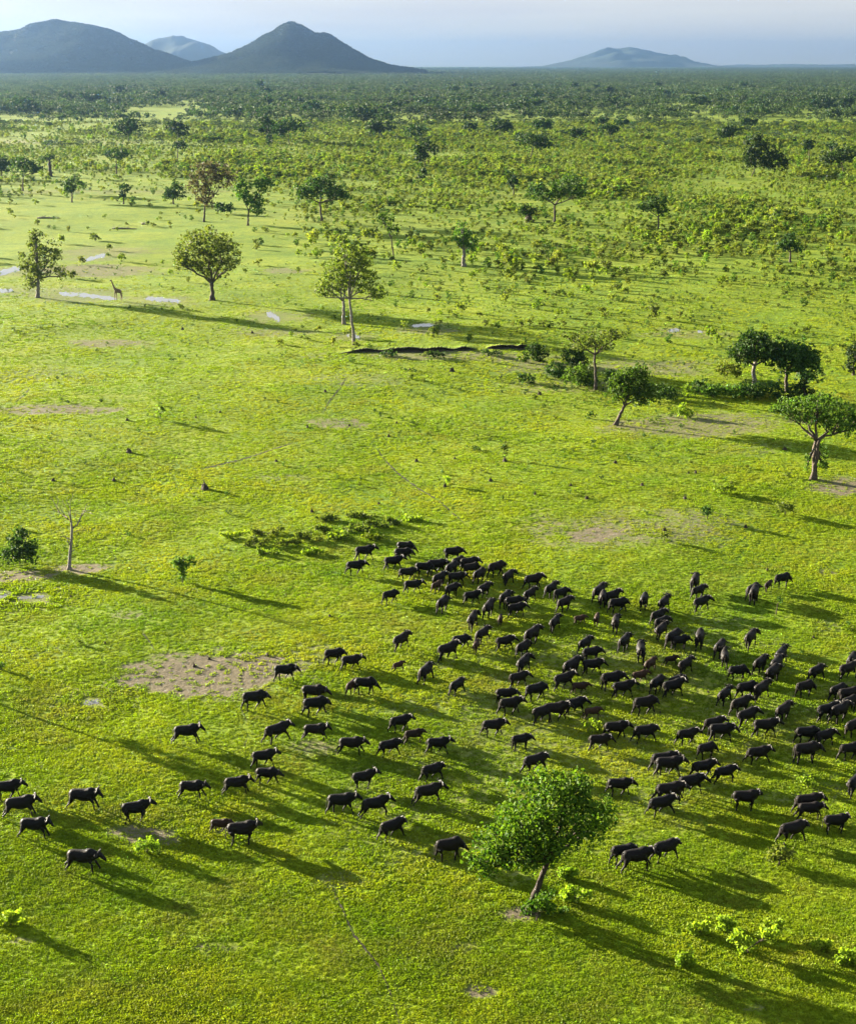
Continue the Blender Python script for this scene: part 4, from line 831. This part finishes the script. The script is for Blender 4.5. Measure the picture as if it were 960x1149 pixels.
# looser single crowns where scrub turns to wood
def crown_mesh(seed, leaf='leaf_wood'):
    rng = np.random.default_rng(seed); c = rng.normal(size=(20, 3)); c /= np.linalg.norm(c, axis=1)[:, None]; c = c * np.array((.48, .48, .26)) + np.array((0, 0, .66))
    v, f = leaf_cloud(rng, c, 10, .17, .13); b = np.array([[.04, 0, -.02], [-.02, .03, -.02], [-.02, -.03, -.02], [0, 0, .7]])
    return tri_mesh('far_crown', np.concatenate([v, b]), np.concatenate([f, np.array([[0, 1, 3], [1, 2, 3], [2, 0, 3]]) + len(v)]), M[leaf])
HCROWN = [crown_mesh(190 + k, 'leaf_hill') for k in range(4)]
CROWN = [crown_mesh(90 + k) for k in range(4)]
x, y, rng = scatter(9000, 760, 2600, 31)
px, py = project(x, y, np.zeros_like(x))
dn = np.clip((175 - py) / 45, 0, 1) * (.25 + vnoise(x / 70, y / 70, 15)) * .85
dn *= 1 - .95 * ((np.abs(py - (158 - px * .17)) < 9) & (px < 240))
k = rng.random(len(x)) < dn; x, y = x[k], y[k]; s = rng.uniform(3.2, 6.6, len(x))
instancer('open_woodland', np.stack([x, y, hf(x, y)], 1), s * 1.1, rng.uniform(0, 6.28, len(x)), rng.integers(0, 4, len(x)), CROWN, 'loose small trees where the scrub thickens into woodland', s * rng.uniform(.7, 1.0, len(x)))

# trees clothing the two near hills
P_ = []
for o in HILLS:
    co = np.empty(len(o.data.vertices) * 3); o.data.vertices.foreach_get('co', co); co = co.reshape(70, 220, 3)
    rng = np.random.default_rng(int(abs(co[0, 0, 0]))); n = 45000
    a, b = rng.uniform(4, 40, n), rng.uniform(2, 217, n); i, j = a.astype(int), b.astype(int); u, w = (a - i)[:, None], (b - j)[:, None]
    q = (co[i, j] * (1 - u) + co[i + 1, j] * u) * (1 - w) + (co[i, j + 1] * (1 - u) + co[i + 1, j + 1] * u) * w
    P_.append(q[(q[:, 2] > 2) & (rng.random(n) < .35 + .9 * vnoise(q[:, 0] / 130, q[:, 1] / 130, 31))])
P_ = np.concatenate(P_); rng = np.random.default_rng(5); s = rng.uniform(7, 14, len(P_))
instancer('hill_woodland', P_ - np.array((0, 0, 1.5)), s * 1.1, rng.uniform(0, 6.28, len(P_)), rng.integers(0, 4, len(P_)), HCROWN, 'dark woodland covering the two near hills', s * .8)

# ------------------------------------------------------------------ grass
def tuft(seed, n=16, h=.15, w=.28):
    rng = np.random.default_rng(seed); V, Fc, nv = [], [], 0
    for k in range(n):
        a = rng.uniform(0, 6.28); r = w * rng.random() ** .6; o = np.array((math.cos(a) * r, math.sin(a) * r, -.02)); ln = h * rng.uniform(.5, 1.25)
        tip = o + np.array((math.cos(a) * ln * rng.uniform(.1, .8), math.sin(a) * ln * rng.uniform(.1, .8), ln)); b = rng.uniform(0, 6.28); s = np.array((math.cos(b), math.sin(b), 0)) * rng.uniform(.03, .07)
        mid = (o + tip) / 2 + np.array((0, 0, ln * .12))
        V += [o - s * .6, o + s * .6, mid + s, mid - s, tip]; Fc += [[nv, nv + 1, nv + 2], [nv, nv + 2, nv + 3], [nv + 3, nv + 2, nv + 4]]; nv += 5
    return tri_mesh('grass_tuft', np.array(V), np.array(Fc), M['grass'])
TUFT = [tuft(k) for k in range(4)]
GP = []
for n, d0, d1, seed, s0 in ((420000, 52, 440, 61, .64),):
    rng = np.random.default_rng(seed); y = d0 * (d1 / d0) ** rng.random(n); x = rng.uniform(-.345, .345, n) * (y + 25)   # thinning out with distance
    d = np.clip(1.0 - .92 * bare_at(x, y), .10, 1) * np.clip((440 - y) / 240, 0, 1) * (.55 + .8 * vnoise(x * .35, y * .35, 22))
    for mx, my, r in POOLS: d = d * np.where(np.hypot((x - mx), (y - my) * 1.0) < (r - 4) * .9 + .6, .05, 1)
    px, py = project(x, y, np.zeros_like(x))
    for tp, tw in TRAILS:
        for (ax, ay), (bx, by) in zip(tp[:-1], tp[1:]):
            tt = np.clip(((px - ax) * (bx - ax) + (py - ay) * (by - ay)) / ((bx - ax) ** 2 + (by - ay) ** 2), 0, 1)
            d = np.where(np.hypot(px - ax - tt * (bx - ax), py - ay - tt * (by - ay)) < tw * 1.1 + .5, d * .04, d)
    k = rng.random(n) < d; x, y = x[k], y[k]
    s = rng.uniform(.6, 1.3, len(x)) * s0 * (y / 90) ** .3 * (.75 + .6 * vnoise(x * .12, y * .12, 23))
    for mx, my, r in POOLS[12:]: s = s * np.where(np.hypot(x - mx, y - my) < r * .85, 1.35, 1)     # rank grass round the puddles
    GP.append(np.stack([x, y, hf(x, y), s, rng.uniform(0, 6.28, len(x))], 1))
GP = np.concatenate(GP)
instancer('grass', GP[:, :3], GP[:, 3], GP[:, 4], np.arange(len(GP)) % 4, TUFT, 'short lush green grass covering the plain', GP[:, 3] * .8)

# ------------------------------------------------------------------ the air
bm = bmesh.new(); bmesh.ops.create_cube(bm, size=1)
me = bpy.data.meshes.new('haze'); bm.to_mesh(me); bm.free()
hz_o = link('haze', me); tag(hz_o, 'pale blue evening haze over the whole plain', kind='stuff')
hz_o.scale = (60000, 60000, 452); hz_o.location = (0, 0, 452 / 2 - 4)
m, N, L, out = new_mat('haze_air')
v = N.new('ShaderNodeVolumePrincipled'); v.inputs['Color'].default_value = (.29, .48, .82, 1); v.inputs['Density'].default_value = 5.3e-5; v.inputs['Anisotropy'].default_value = .93
L.new(v.outputs[0], out.inputs['Volume']); me.materials.append(m)
hz_o.display_type = 'WIRE'
